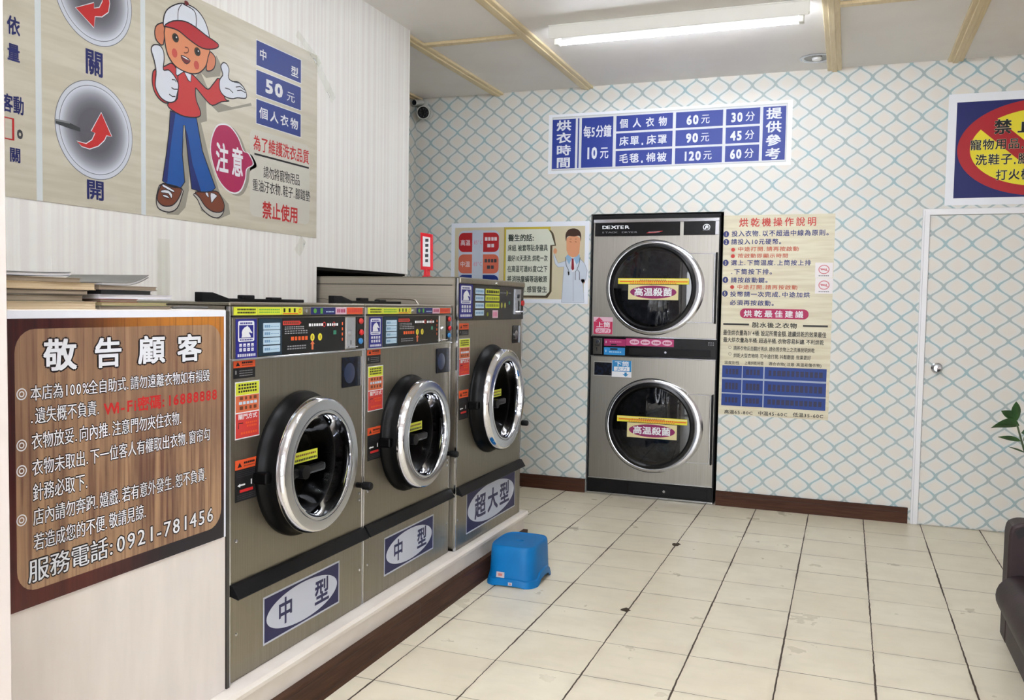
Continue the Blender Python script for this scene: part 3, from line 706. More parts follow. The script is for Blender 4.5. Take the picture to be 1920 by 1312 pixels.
def big_washer():
    W, H, D = .825, 1.226, .93; y0 = 3.545
    t = thing('washing_machine', 'tallest steel washing machine at the far end of the row, marked extra large', 'washing machine', (-1.610, y0, .205), math.pi/2)
    c, R = (.395, .655), .250
    cabinet(t, W, H, D, c, .80*R, 1.042, STEEL)
    MB().box(-.001, W+.001, -.006, D, H, H+.004, STEEL, .001, 1).build('top_panel', t)
    mb = MB(); mb.box(-.0022, 0, .03, D-.02, 1.192, 1.195, DARK)
    pts = [(.18, 1.085), (.20, 1.110), (.23, 1.127), (.39, 1.129), (.42, 1.118), (.46, 1.075)]
    mb.tube([(-.001, a, b) for a, b in spline(pts, 4, False)], .004, SIDE, 6)
    pts = [(.60, 1.075), (.63, 1.110), (.68, 1.125), (.76, 1.125)]
    mb.tube([(-.001, a, b) for a, b in spline(pts, 4, False)], .004, SIDE, 6)
    mb.box(-.0012, .0, .02, D-.01, .02, 1.190, SIDE); mb.box(-.0012, .0, .02, D-.01, 1.197, H-.002, SIDE)
    mb.build('side_panel', t, label='plain steel side panel with pressed ribs')
    MB().box(.010, W-.004, -.003, .001, .004, .268, STEEL, .0015, 1).build('lower_panel', t)
    mb = MB(); mb.box(0, W+.002, -.012, .001, 1.202, H+.002, CHROME2 if False else STEEL, .004, 2); mb.cyl((.425, 0, 1.212), .006, -.010, -.017, CHROME, n=16); mb.build('top_strip', t)
    MB().box(0, W, -.0045, .001, 1.036, 1.2015, BLKG, .0015, 1).build('control_fascia', t)
    o = horse_sticker(t, .002, 1.046, .150, 1.200); o.location.y = -.0045
    p = Print(d=.0052); p.rect(.152, 1.038, W-.004, 1.200, ink('gloss panel face', (20, 20, 24), .2), 0)
    for k, v in enumerate((1.158, 1.126, 1.092, 1.058)):
        p.rrect(.179, v, .284, v+.026, .002, ILB, 1); p.bars(.186, v+.008, .276, v+.018, 5, ink('mid blue', (110, 150, 190)), 2, .25)
        if k < 3: p.rrect(.300, v+.001, .479, v+.027, .003, NEON, 1); p.bars(.310, v+.007, .47, v+.020, 7, ink('olive', (120, 130, 30)) if k else IK, 2, .3, k)
    p.rect(.391, 1.045, .462, 1.083, ink('pale pink', (226, 190, 206)), 1); p.bars(.400, 1.052, .452, 1.074, 3, IPK, 2)
    p.ell(.330, 1.064, .012, .010, ink('olive', (120, 130, 30)), 1)
    for u in (.511, .556): p.ell(u, 1.107, .012, .014, ink('olive yellow', (180, 180, 80)), 1)
    p.bars(.49, 1.166, .64, 1.172, 8, IG, 1); p.poly([(.575, 1.155), (.600, 1.169), (.575, 1.183)], ink('olive yellow', (180, 180, 80)), 1)
    p.ell(.615, 1.120, .010, .009, ink('lit green', (60, 140, 110)), 1)
    p.build('control_panel', t, label='black control panel with pale blue and yellow buttons')
    mb = MB(); mb.box(.690, .775, -.010, -.004, 1.062, 1.192, CHROME2, .001, 1); mb.box(.730, .748, -.0106, -.008, 1.082, 1.130, DARK); mb.box(.725, .790, -.022, -.008, 1.072, 1.080, CHROME, .002, 1)
    mb.cyl((.735, 0, 1.155), .010, -.009, -.014, DRUM, n=16); mb.build('coin_slot', t, label='steel coin slot plate')
    MB().cyl((.802, 0, 1.120), .014, -.003, -.014, IR, n=20).build('button', t, label='red button')
    mb = MB(); mb.box(.678, .772, -.004, 0, .912, 1.004, BLKG, .002, 1); mb.cyl((.712, 0, .955), .024, -.003, -.010, CHROME2, n=20); mb.box(.772, .778, -.009, 0, .912, 1.004, CHROME2, .001, 1); mb.build('soap_window', t)
    warn_label(t, .014, .970, .118, 1.024, .996, False); warn_label(t, .022, .590, .125, .722, .688, True); tall_sticker(t, .016, .788, .135, .956)
    nameplate(t, .116, .050, .748, .250, (('超', .15, .37), ('大', .40, .62), ('型', .65, .87)))
    black_strip(t, W, .262); door_set(t, c, R); knob_latch(t, .775, .490); screws(t, ((.02, .43), (.02, .14)))
    return t
big_washer()
# ------------------------------------------------------------------ stacked dryer
def dryer():
    x0, y0 = -1.672, 5.922; W, H = .872, 1.925
    t = thing('stacked_dryer', 'tall steel double stacked tumble dryer set into the papered back wall', 'tumble dryer', (x0, y0, 0))
    mb = MB(); cs = ((.430, 1.447), (.445, .505)); R = .315
    fr = CHROME2
    mb.box(-.002, .008, -.004, .9, .008, H, BLK, .001, 1); mb.box(W-.008, W+.002, -.004, .9, .008, H, BLK, .001, 1); mb.box(-.002, W+.002, -.004, .9, H-.012, H+.014, BLK, .001, 1)
    mb.box(.0, W, .88, .9, .01, H, DARK); mb.box(.0, W, .01, .9, .0, .012, BLK)
    n0 = len(mb.v); holed_front(mb, W, 1.108, H-.012, cs[0], .27, STEELD)
    holed_front(mb, W, .118, .970, cs[1], .27, STEELD)
    mb.box(.01, W-.01, .40, .42, .02, H-.02, DARK)
    mb.build('cabinet', t)
    for z in (1.104, .966, .112): MB().box(.006, W-.006, -.008, .004, z, z+.008, CHROME2, .0015, 1).build('trim_strip', t)
    MB().box(.0, W, -.010, .006, .004, .016, CHROME2, .0015, 1).build('trim_strip', t)
    mb = MB(); mb.box(.008, W-.008, -.010, .004, H-.036, H-.014, CHROME2, .002, 1); mb.box(W-.034, W-.010, -.006, .002, 1.80, H-.02, CHROME2, .001, 1); mb.build('trim_strip', t)

    # header panels
    p = Print(d=.006)
    b_ = MB(); b_.box(.018, .606, -.006, .001, 1.797, 1.890, BLKG, .001, 1); b_.build('header_panel', t)
    p.text('DEXTER', (.066, 1.848, .258, 1.869), IW_, 1, bold=.03); p.build('brand_lettering', t, label='white maker lettering on the black header'); p = Print(d=.006); p.text('STACK  DRYER', (.067, 1.818, .315, 1.828), IG, 1, bold=.01); p.build('lettering', t, label='small pale lettering'); p = Print(d=.006)
    p.poly([(.377, 1.815), (.395, 1.824), (.489, 1.829), (.489, 1.826), (.47, 1.822), (.44, 1.816)], IR, 1); p.bars(.392, 1.819, .47, 1.825, 7, IG, 2, .3)
    p.build('emblem', t, label='thin red and white slanted emblem')
    b_ = MB(); b_.box(.630, .838, -.006, .001, 1.799, 1.894, BLKG, .001, 1); b_.build('header_panel', t)
    p = Print(d=.006); p.ring(.781, 1.850, .016, .021, IW_, 1, e=1.15); p.poly([(.768, 1.838), (.772, 1.856), (.784, 1.866), (.794, 1.852), (.790, 1.838), (.783, 1.846), (.776, 1.838)], IW_, 1)
    p.bars(.757, 1.828, .805, 1.834, 7, IG, 1, .2); p.build('maker_emblem', t, label='small round white emblem')
    for i, (c, hy) in enumerate(zip(cs, (1.453, .505))):
        u, v = c; ctr = (u, 0, v)
        d = bpy.data.objects.new('door', None); C.objects.link(d); d.parent = t
        # right-hand pressed plate behind the ring, with its pull edge
        mb = MB(); mb.box(u+.20, W-.020, -.018, -.001, v-.232, v+.232, STEELD, .004, 2); mb.box(W-.034, W-.022, -.030, -.004, v-.232, v+.232, CHROME2, .003, 2)
        mb.box(W-.021, W-.012, -.034, -.002, v-.236, v+.236, BLK, .002, 1); mb.box(u+.22, W-.034, -.021, -.016, v-.232, v-.226, CHROME2); mb.box(u+.22, W-.034, -.021, -.016, v+.226, v+.232, CHROME2)
        mb.build('handle_plate', d, label='square steel handle plate')
        # D-shaped steel flange: circle pushed out to the right
        mb = MB(); n = 72; vs = []; fs = []
        for rr, y, ex in ((R*1.01, -.001, .038), (R*1.01, -.016, .038), (R*.98, -.024, .034), (R*.955, -.026, .004), (R*.94, -.024, 0)):
            for k in range(n):
                a = 2*math.pi*k/n; e = ex*max(0, math.cos(a))**.8
                vs.append((u+rr*math.cos(a)+e, y, v+rr*math.sin(a)))
        for q in range(4):
            for k in range(n): fs.append((q*n+k, q*n+(k+1) % n, (q+1)*n+(k+1) % n, (q+1)*n+k))
        mb.add(vs, fs, CHROME2, True); mb.build('chrome_rim', d)
        MB().lathe([(R*1.025, -.001), (R*1.03, -.006), (R*1.008, -.010)], ctr, BLK, 64).build('rim_seal', d)
        MB().lathe([(R*.945, -.022), (R*.93, -.034), (R*.88, -.038), (R*.845, -.030), (R*.84, .0), (R*.83, .03), (R*.80, .03)], ctr, BLKG, 72).build('black_ring', d)
        MB().lathe([(R*.855, -.026), (R*.60, -.032), (R*.3, -.035), (.0001, -.036)], ctr, GLASSD, 64).build('door_glass', d)
        q = MB(); q.lathe([(R*.82, .03), (R*.98, .05), (R*.98, .36), (.0001, .38)], ctr, DRUM, 48)
        for k in range(3):
            a = math.radians(-60+40*k+i*50); q.tube([(u+R*.93*math.cos(a), .06, v+R*.93*math.sin(a)), (u+R*.93*math.cos(a), .34, v+R*.93*math.sin(a))], .02, DRUM, 6)
        q.build('drum', t)
        p = Print(d=.0375)
        s0 = u-.232; p.rect(s0, v+.022, s0+.482, v+.062, IY, 0); p.rect(s0, v+.050, s0+.482, v+.056, ink('cream', (240, 226, 170)), 1)
        for a, b2 in ((.012, .10), (.39, .475)): p.rect(s0+a, v+.036, s0+b2, v+.043, IO, 1)
        p.bars(s0+.10, v+.034, s0+.39, v+.045, 22, IO, 1, .3); p.bars(s0+.15, v+.047, s0+.33, v+.052, 14, IBR, 2, .3); p.bars(s0+.08, v+.025, s0+.40, v+.030, 20, IO, 1, .3)
        p.build('strip_sticker', d, label='yellow strip sticker with red print across the glass')
        p = Print(d=.038); a, b2 = s0+.072, v-.083
        p.rect(a, b2, a+.342, v+.018, ink('straw', (226, 214, 160)), 0); R_ = random.Random(3)
        p.ell(a+.171, b2+.052, .158, .044, ink('plum', (142, 34, 96)), 1)
        p.text('高温殺菌', (a+.040, b2+.026, a+.302, b2+.080), IW_, 2, bold=.03)
        p.build('oval_sticker', d, label='sticker with a plum oval reading 高温殺菌')
    # middle control band
    mb = MB(); mb.box(.004, W-.006, -.007, .001, .974, 1.104, BLKG, .001, 1); b_ = mb.build('control_band', t)
    p = Print(d=.0075)
    p.rect(.101, 1.042, .253, 1.090, ink('magenta panel', (172, 44, 104)), 0); p.rrect(.150, 1.046, .190, 1.056, .003, IK, 1); p.bars(.14, 1.066, .225, 1.076, 7, IPK, 1); p.bars(.112, 1.060, .118, 1.076, 1, IW_, 1); p.build('control_label', b_, label='magenta control label'); p = Print(d=.0075)
    p.rect(.101, .980, .250, 1.032, ink('cyan panel', (40, 140, 210)), 0); p.rrect(.145, 1.014, .198, 1.026, .004, IK, 1); p.bars(.138, .996, .225, 1.005, 7, ILB, 1); p.bars(.112, .998, .118, 1.014, 1, IW_, 1); p.build('control_label', b_, label='blue control label'); p = Print(d=.0075)
    p.rect(.255, 1.048, .585, 1.098, ink('rose panel', (190, 60, 118)), 0)
    for k in range(4): p.ell(.315+.075*k, 1.074, .034, .019, ink('pale rose', (232, 190, 208)), 1); p.bars(.292+.075*k, 1.068, .338+.075*k, 1.079, 4, IMG, 2, .3, k)
    p.build('control_label', b_, label='pink strip with four pale ovals'); p = Print(d=.0075)
    for k in range(3): p.rect(.815+.014*k, 1.066, .822+.014*k, 1.074, IG, 1); p.rect(.815+.014*k, 1.080, .822+.014*k, 1.088, IG, 1)
    p.build('indicator_marks', b_)
    mb = MB(); mb.box(.024, .086, -.012, -.006, .982, 1.094, CHROME2, .001, 1); mb.box(.045, .052, -.0128, -.008, 1.0, 1.03, DARK); mb.box(.038, .070, -.0126, -.008, 1.040, 1.050, DARK); mb.cyl((.055, 0, 1.070), .014, -.011, -.018, DRUM, n=20)
    mb.build('coin_slot', b_, label='steel coin slot plate')
    mb = MB(); mb.box(.278, .828, -.010, -.006, .988, 1.034, BLK, .002, 1); mb.cyl((.531, 0, 1.010), .008, -.009, -.014, CHROME2, n=16); mb.build('coin_drawer', b_)
    # stickers on the doors' panels
    p = Print(d=.0008); PK = ink('sticker pink', (206, 48, 92))
    p.rect(.020, 1.122, .158, 1.240, ink('pale rose', (232, 190, 208)), 0); p.rect(.022, 1.122, .156, 1.208, PK, 1)
    p.poly([(.030, 1.210), (.060, 1.238), (.090, 1.210), (.075, 1.210), (.075, 1.20), (.045, 1.20), (.045, 1.210)], PK, 2)
    p.text('上筒', (.040, 1.168, .142, 1.206), IW_, 3, bold=.02); p.rrect(.034, 1.128, .145, 1.162, .016, ink('pale rose', (232, 190, 208)), 2); p.text('火力', (.045, 1.131, .135, 1.159), PK, 3, bold=.01)
    p.build('upper_sticker', t, label='pink sticker with an up arrow')
    p = Print(d=.0055); CB = ink('sticker blue', (50, 140, 200))
    p.rect(.160, .828, .299, .943, IW_, 0); p.rect(.162, .866, .297, .943, CB, 1); p.text('下筒', (.178, .904, .282, .938), IW_, 2, bold=.02)
    p.rrect(.175, .870, .285, .900, .004, IW_, 2); p.text('火力', (.190, .872, .270, .898), CB, 3, bold=.01)
    p.poly([(.258, .832), (.236, .850), (.250, .850), (.250, .862), (.266, .862), (.266, .850), (.280, .850)], CB, 1)
    p.build('lower_sticker', t, label='blue sticker with a down arrow')
    mb = MB(); mb.box(.028, .162, -.005, 0, .830, .932, mat('pale trim', (170, 166, 160), .4, .6), .001, 1); mb.box(.034, .160, -.0056, 0, .836, .926, DBLU, .001, 1)
    for a, b2 in ((.044, .848), (.044, .914), (.150, .848)): mb.cyl((a, 0, b2), .003, -.005, -.008, CHROME2, n=8)
    mb.build('thermostat_plate', t, label='dark blue plate left of the blue sticker')
    mb = MB(); mb.box(.006, W-.006, -.006, .002, .016, .110, BLKG, .001, 1); mb.box(.300, .835, -.009, -.004, .026, .098, BLK, .002, 1); mb.cyl((.545, 0, .060), .009, -.008, -.014, CHROME2, n=16); mb.build('kick_panel', t)
    return t
dryer()

# ------------------------------------------------------------------ posters and signs
Z1 = lambda a, b: (a/3.0935, b/3.0935)
def big_poster():
    f = Face('side', XL+.0012); tl = f.uv(430, 0)
    u1 = f.uv(594, 250)[0]; vb = f.uv(590, 446)[1]; vt = f.uv(598, 106)[1]
    f = Face('side', XL+.0012, (1.05, vb)); o3 = f.loc()
    W, H = u1-1.05, vt-vb
    BG = mat('beige poster print', (204, 198, 176), .38); g = N(BG)
    n = g.noise(g.coords(scale=(1.2, 1, 14), rot=(0, .10, 0)), 2.5, 3)
    g.base(g.mix(g.step(n, .35, .65), lin((198, 193, 176)), lin((187, 181, 162))))
    b = MB(); b.box(0, W, -.0008, .0008, 0, H, BG); po = b.build('wall_poster', None, o3, f.rot(), 'large beige banner on the ribbed left wall with a cartoon boy in a cap', 'poster')
    def P(z=Z1, d=.0012): return Print(f, z, d)
    p = P(); WL = ink('divider white', (226, 234, 236))
    for a, b_ in ((200, 236), (810, 838)):
        u0, u1_ = p.p(a+5, 600)[0], p.p(b_+5, 600)[0]; p.rect(u0, 0, u1_, H, WL, 0)
    p.build('dividers', po, label='white vertical dividing lines')
    # dials
    p = P(); cl, cr = p.p(315, 700)[0], p.p(767, 800)[0]; ct, cb_ = p.p(500, 486)[1], p.p(600, 1020)[1]
    cu, cv, r = (cl+cr)/2, (ct+cb_)/2, max((cr-cl), (ct-cb_))/2
    def dial(cu, cv, arrow, hand, lab):
        q = P(d=.0014)
        ST = [(1.0, (110, 116, 124)), (.985, (214, 220, 230)), (.90, (120, 126, 136)), (.885, (222, 228, 238)), (.85, (206, 212, 224)), (.80, (186, 190, 202)), (.75, (164, 167, 178)), (.69, (144, 146, 156)), (.62, (126, 127, 136)), (.54, (110, 111, 119)), (.45, (98, 98, 106))]
        ST2 = ST[:4]
        for (ra, ca), (rb, cb) in zip(ST[3:], ST[4:]):
            for j in (.33, .67, 1): ST2.append((ra+(rb-ra)*j, tuple(x+(y-x)*j for x, y in zip(ca, cb))))
        for k, (rr, c) in enumerate(ST2): q.ell(cu, cv, r*rr, r*rr, ink('dial %d' % k, c), k*.25, 72)
        if hand: q.pp(hand, ink('hand', (60, 64, 66)), 8, 0); q.pline([hand[0], hand[1]], .006, ink('hand light', (130, 134, 136)), 8.5)
        q.pp(arrow, IR, 10, 0, (IW_, .006, -.5))
        q.build('dial', po, label=lab)
    dial(cu, cv, [(582, 655), (525, 762), (548, 772), (530, 812), (495, 835), (440, 820), (470, 848), (515, 862), (565, 845), (600, 812), (612, 785), (642, 792)], [(318, 695), (400, 712), (460, 742), (462, 764), (400, 745), (320, 716)], 'round grey dial with a red arrow pointing up')
    # upper dial: same size, centred above
    q = P(); ub = q.p(630, 286); cu2 = (q.p(762, 130)[0]-r*.995); cv2 = ub[1]+r*.985
    dial(cu2, cv2, [(434, 45), (540, 18), (540, 50), (572, 46), (590, 10), (586, -30), (622, -30), (630, 20), (622, 70), (585, 96), (545, 95), (540, 160)], None, 'round grey dial with a red arrow pointing left, cut by the top of the photo')
    for ch, bl, tr, mm in (('關', (488, 420), (600, 308), IN), ('開', (496, 1150), (606, 1052), IN), ('依', (38, 190), (114, 108), IN), ('量', (40, 345), (114, 265), IN), ('客動', (8, 640), (138, 568), IN), ('。', (95, 790), (190, 700), IDG), ('關', (52, 935), (120, 862), IN)):
        p = P(); p.tx(ch, bl, tr, mm, 1, bold=.03); p.build('lettering', po, label='dark characters '+ch if ch != '。' else None)
    p = P(); a, c = p.p(20, 800), p.p(74, 690)
    p.stroke([a, (c[0], a[1]), c, (a[0], c[1])], .008, IR, 1, True)
    p.build('red_box', po)
    # cartoon boy
    Q = lambda a, b: (260+a*.16768, 40+b*.16768); Q2 = lambda a, b: (260+a*.18288, 180+b*.18288)
    OUT = ink('outline', (40, 36, 44)); GLV = ink('glove white', (226, 232, 242)); SH = ink('soft art shadow', (158, 154, 140)); RDS = ink('shirt red', (200, 58, 58)); JD = ink('jeans dark', (30, 44, 110))
    cap = [(948, 155), (948, 95), (972, 50), (1030, 22), (1080, 25), (1135, 55), (1175, 105), (1200, 165), (1208, 225), (1150, 190), (1060, 130), (1000, 130)]
    p = P(); ol = (OUT, .0045, .4)
    p.pp([(b+34, c+22) for b, c in ((1220, 300), (1250, 360), (1240, 420), (1160, 430), (1130, 400), (1200, 560), (1310, 600), (1420, 575), (1425, 590), (1230, 630), (1160, 560), (1165, 680), (1130, 690), (1180, 900), (1240, 1100), (1290, 1160), (1300, 1220), (1230, 1250), (1130, 1200), (1120, 1130), (1060, 800), (1060, 1080), (1040, 1180), (1000, 1225), (930, 1220), (1000, 1000), (1040, 700), (1100, 420))], SH, 0)
    # arms and body
    p.z = Q
    p.pp([(175, 540), (150, 600), (150, 700), (180, 800), (240, 880), (320, 915), (430, 860), (450, 700), (430, 560), (370, 470), (290, 500)], RDS, 1, 4, ol)
    p.pp([(400, 480), (480, 560), (590, 590), (690, 690), (770, 760), (830, 700), (900, 640), (960, 860), (1010, 890), (920, 900), (820, 940), (740, 870), (650, 760), (630, 760), (640, 880), (685, 1000), (680, 1060), (600, 1075), (470, 1050), (330, 960), (340, 900), (430, 860), (430, 560)], RDS, 2, 3, ol)
    p.pp([(415, 510), (500, 560), (430, 610), (412, 590)], GLV, 3, 0, ol); p.pp([(505, 565), (585, 590), (578, 678), (550, 660)], GLV, 3, 0, ol)
    p.pp([(140, 290), (170, 262), (230, 270), (270, 330), (280, 420), (270, 540), (330, 545), (385, 600), (430, 680), (440, 730), (425, 810), (400, 890), (330, 905), (250, 860), (200, 780), (180, 700), (190, 560), (165, 420), (140, 340)], GLV, 4, 4, ol)
    for L in ([(365, 650), (400, 655), (415, 680)], [(360, 740), (390, 760), (430, 760)], [(335, 815), (370, 840), (405, 840)]): p.pline(L, .004, OUT, 5)
    p.pp([(915, 500), (940, 462), (980, 480), (1005, 540), (1000, 630), (1040, 670), (1110, 680), (1170, 740), (1200, 810), (1190, 860), (1100, 855), (1040, 865), (960, 840), (905, 770), (900, 660), (935, 600), (925, 550)], GLV, 4, 4, ol)
    for L in ([(1060, 680), (1120, 690), (1150, 720)], [(1080, 735), (1130, 730), (1180, 770)], [(1095, 775), (1140, 770), (1190, 800)], [(960, 745), (1010, 760), (1050, 800)]): p.pline(L, .0035, OUT, 5)
    # jeans and shoes
    p.z = Q2
    p.pp([(320, 150), (460, 200), (590, 225), (610, 340), (650, 560), (720, 760), (785, 940), (740, 985), (640, 985), (540, 950), (510, 700), (470, 300), (455, 300), (445, 600), (470, 880), (430, 940), (330, 930), (240, 870), (280, 600), (310, 350)], IJ, 1, 0, ol)
    p.pp([(320, 150), (375, 175), (340, 400), (310, 650), (290, 890), (242, 868), (280, 600), (310, 350)], JD, 1.2); p.pp([(470, 310), (500, 400), (550, 700), (640, 983), (542, 950), (512, 700)], JD, 1.2)
    SHB, SOLE = ink('shoe brown', (124, 66, 44)), ink('sole', (196, 192, 184))
    p.pp([(240, 900), (190, 980), (178, 1090), (210, 1160), (310, 1190), (390, 1150), (435, 1040), (440, 950)], SOLE, 1, 3, ol)
    p.pp([(245, 895), (195, 990), (190, 1070), (250, 1125), (340, 1120), (405, 1050), (435, 950), (330, 930)], SHB, 2, 3, ol)
    p.pp([(565, 1000), (600, 1060), (650, 1160), (740, 1235), (820, 1245), (870, 1180), (860, 1100), (780, 1050)], SOLE, 1, 3, ol)
    p.pp([(575, 985), (620, 1040), (680, 1130), (760, 1185), (850, 1185), (875, 1120), (840, 1030), (790, 975), (680, 985)], SHB, 2, 3, ol)
    for L in ([(250, 905), (355, 965), (350, 985), (245, 930)], [(230, 965), (300, 965), (340, 1010), (330, 1050), (300, 1000), (230, 990)], [(245, 1010), (290, 1020), (310, 1050), (250, 1030)]): p.pp(L, GLV, 3, 2, (OUT, .003, .4))
    for L in ([(680, 990), (705, 990), (715, 1040), (690, 1020)], [(735, 990), (800, 1020), (770, 1060), (745, 1095), (735, 1060)]): p.pp(L, GLV, 3, 2, (OUT, .003, .4))
    # head
    p.z = Q
    p.pp([(285, 40), (230, 25), (185, 60), (175, 140), (200, 220), (270, 260)], ISK2, 4, 3, ol); p.pp([(780, 350), (830, 370), (855, 430), (840, 520), (790, 555), (750, 530)], ISK2, 4, 3, ol)
    p.pp([(290, 60), (300, 300), (350, 430), (430, 520), (560, 580), (660, 580), (740, 510), (770, 400), (780, 300), (600, 200), (450, 80)], ISK, 5, 3, ol)
    p.z = Z1
    p.pp(cap, GLV, 7, 3, ol); p.pline([(1060, 25), (1120, 60), (1135, 110), (1132, 170)], .004, OUT, 8, 3); p.pline([(1050, 25), (1030, 60), (1028, 130)], .003, OUT, 8, 3); c0 = p.p(1078, 18); p.ell(c0[0], c0[1], .012, .008, ink('button red', (120, 40, 40)), 8)
    p.pp([(950, 150), (1000, 122), (1070, 125), (1130, 158), (1190, 205), (1255, 250), (1262, 272), (1230, 285), (1170, 280), (1100, 235), (1040, 185), (1000, 165)], ink('peak red', (186, 44, 50)), 9, 3, ol)
    p.z = Q
    for a, b_ in ((405, 185), (650, 340)):
        e = p.p(a, b_); p.ell(e[0], e[1], .017, .016, ink('eye brown', (60, 50, 36)), 7); p.ell(e[0], e[1], .010, .010, IK, 8); p.ell(e[0]+.004, e[1]+.003, .003, .003, IW_, 9)
    for a, b_ in ((395, 355), (640, 490)):
        e = p.p(a, b_); p.ell(e[0], e[1], .014, .016, ink('cheek', (206, 84, 72)), 6.4)
    p.pline([(510, 290), (545, 300), (545, 345), (510, 355), (500, 345)], .004, IBR, 7, 3)
    p.pp([(465, 380), (520, 400), (570, 440), (530, 478), (485, 440)], ink('mouth', (120, 40, 40)), 7, 2, (OUT, .003, .4)); p.pp([(470, 385), (520, 405), (560, 440), (500, 410)], IW_, 8)
    p.build('cartoon_boy', po, label='printed cartoon boy in a red and white cap, red shirt and blue jeans')
    # speech bubble
    p = P(Q2); MG = ink('bubble magenta', (176, 40, 90))
    cx = (p.p(735, 600)[0]+p.p(1092, 700)[0])/2
    o0 = [(735, 600), (740, 440), (790, 310), (860, 280), (940, 310), (1020, 420), (1075, 560), (1130, 590), (1178, 700), (1110, 750), (1095, 860), (1050, 970), (980, 1005), (890, 960), (800, 830)]
    o1 = [(a+(900-a)*.045, b_+(640-b_)*.045) for a, b_ in o0]
    p.pp([(a+30, b_+20) for a, b_ in o0], SH, 0, 4); p.pp(o0, IW_, 1, 4); p.pp(o1, MG, 2, 4)
    p.tx('注', (786, 768), (918, 500), IW_, 3, bold=.03); p.tx('意', (948, 810), (1070, 545), IW_, 3, bold=.03)
    p.build('speech_bubble', po, label='magenta speech bubble reading 注意')
    # price boxes
    p = P(); PB = ink('box blue', (48, 66, 142)); ZZ = Z1
    L, Rr = p.p(1486, 300)[0], p.p(1744, 400)[0]
    ys = [(p.p(1486, 232)[1], p.p(1486, 376)[1]), (p.p(1486, 404)[1], p.p(1486, 546)[1]), (p.p(1486, 574)[1], p.p(1486, 714)[1])]
    for a, b_ in ys: p.rect(L, b_, Rr, a, PB, 1); p.rect(L-.003, b_-.003, Rr+.003, a+.003, IW_, .5)
    h = ys[0][0]-ys[0][1]; Wd = Rr-L; y = ys[0][1]
    p.text('中', (L+.06*Wd, y+.30*h, L+.22*Wd, y+.74*h), IW_, 2, bold=.02); p.text('型', (L+.76*Wd, y+.16*h, L+.94*Wd, y+.60*h), IW_, 2, bold=.02)
    y = ys[1][1]; p.text('50', (L+.18*Wd, y+.24*h, L+.60*Wd, y+.76*h), IW_, 2, bold=.05); p.text('元', (L+.66*Wd, y+.20*h, L+.86*Wd, y+.64*h), IW_, 2, bold=.01)
    y = ys[2][1]
    for k, ch in enumerate('個人衣物'): p.text(ch, (L+(.06+.23*k)*Wd, y+.26*h, L+(.25+.23*k)*Wd, y+.72*h), IW_, 2, bold=.02)
    p.build('price_boxes', po, label='three blue boxes with white characters')
    p = P(); PL = ink('pale panel', (214, 212, 200)); a, c = p.p(1448, 1200), p.p(1795, 760)
    v0, v1 = p.p(1450, 1250)[1], p.p(1450, 742)[1]; p.rrect(a[0], v0, c[0], v1, .03, PL, 0)
    p.tx('為了維護洗衣品質', (1468, 850), (1796, 868), IR, 1, bold=.02) if False else None
    def line(t, u0, u1_, mid, hpx, mt_, bold):
        A = p.p(u0, mid[0]); B = p.p(u1_, mid[1]); vm = (A[1]+B[1])/2; hh = p.p(u0, mid[0]-hpx/2)[1]-p.p(u0, mid[0]+hpx/2)[1]
        p.text(t, (A[0], vm-hh/2, B[0], vm+hh/2), mt_, 1, bold=bold)
    line('為了維護洗衣品質', 1468, 1792, (812, 925), 88, IR, .02)
    A, B = p.p(1474, 893), p.p(1790, 973); vm = (A[1]+B[1])/2; p.rect(A[0], vm-.004, B[0], vm+.004, IK, 1)
    line('請勿將寵物用品', 1526, 1738, (998, 1043), 72, IK, .015)
    line('重油汙衣物.鞋子.腳踏墊', 1462, 1798, (1072, 1135), 72, IK, .015)
    line('禁止使用', 1520, 1728, (1212, 1250), 100, IR, .03)
    p.build('rules_panel', po, label='pale panel of red and black rules')
big_poster()

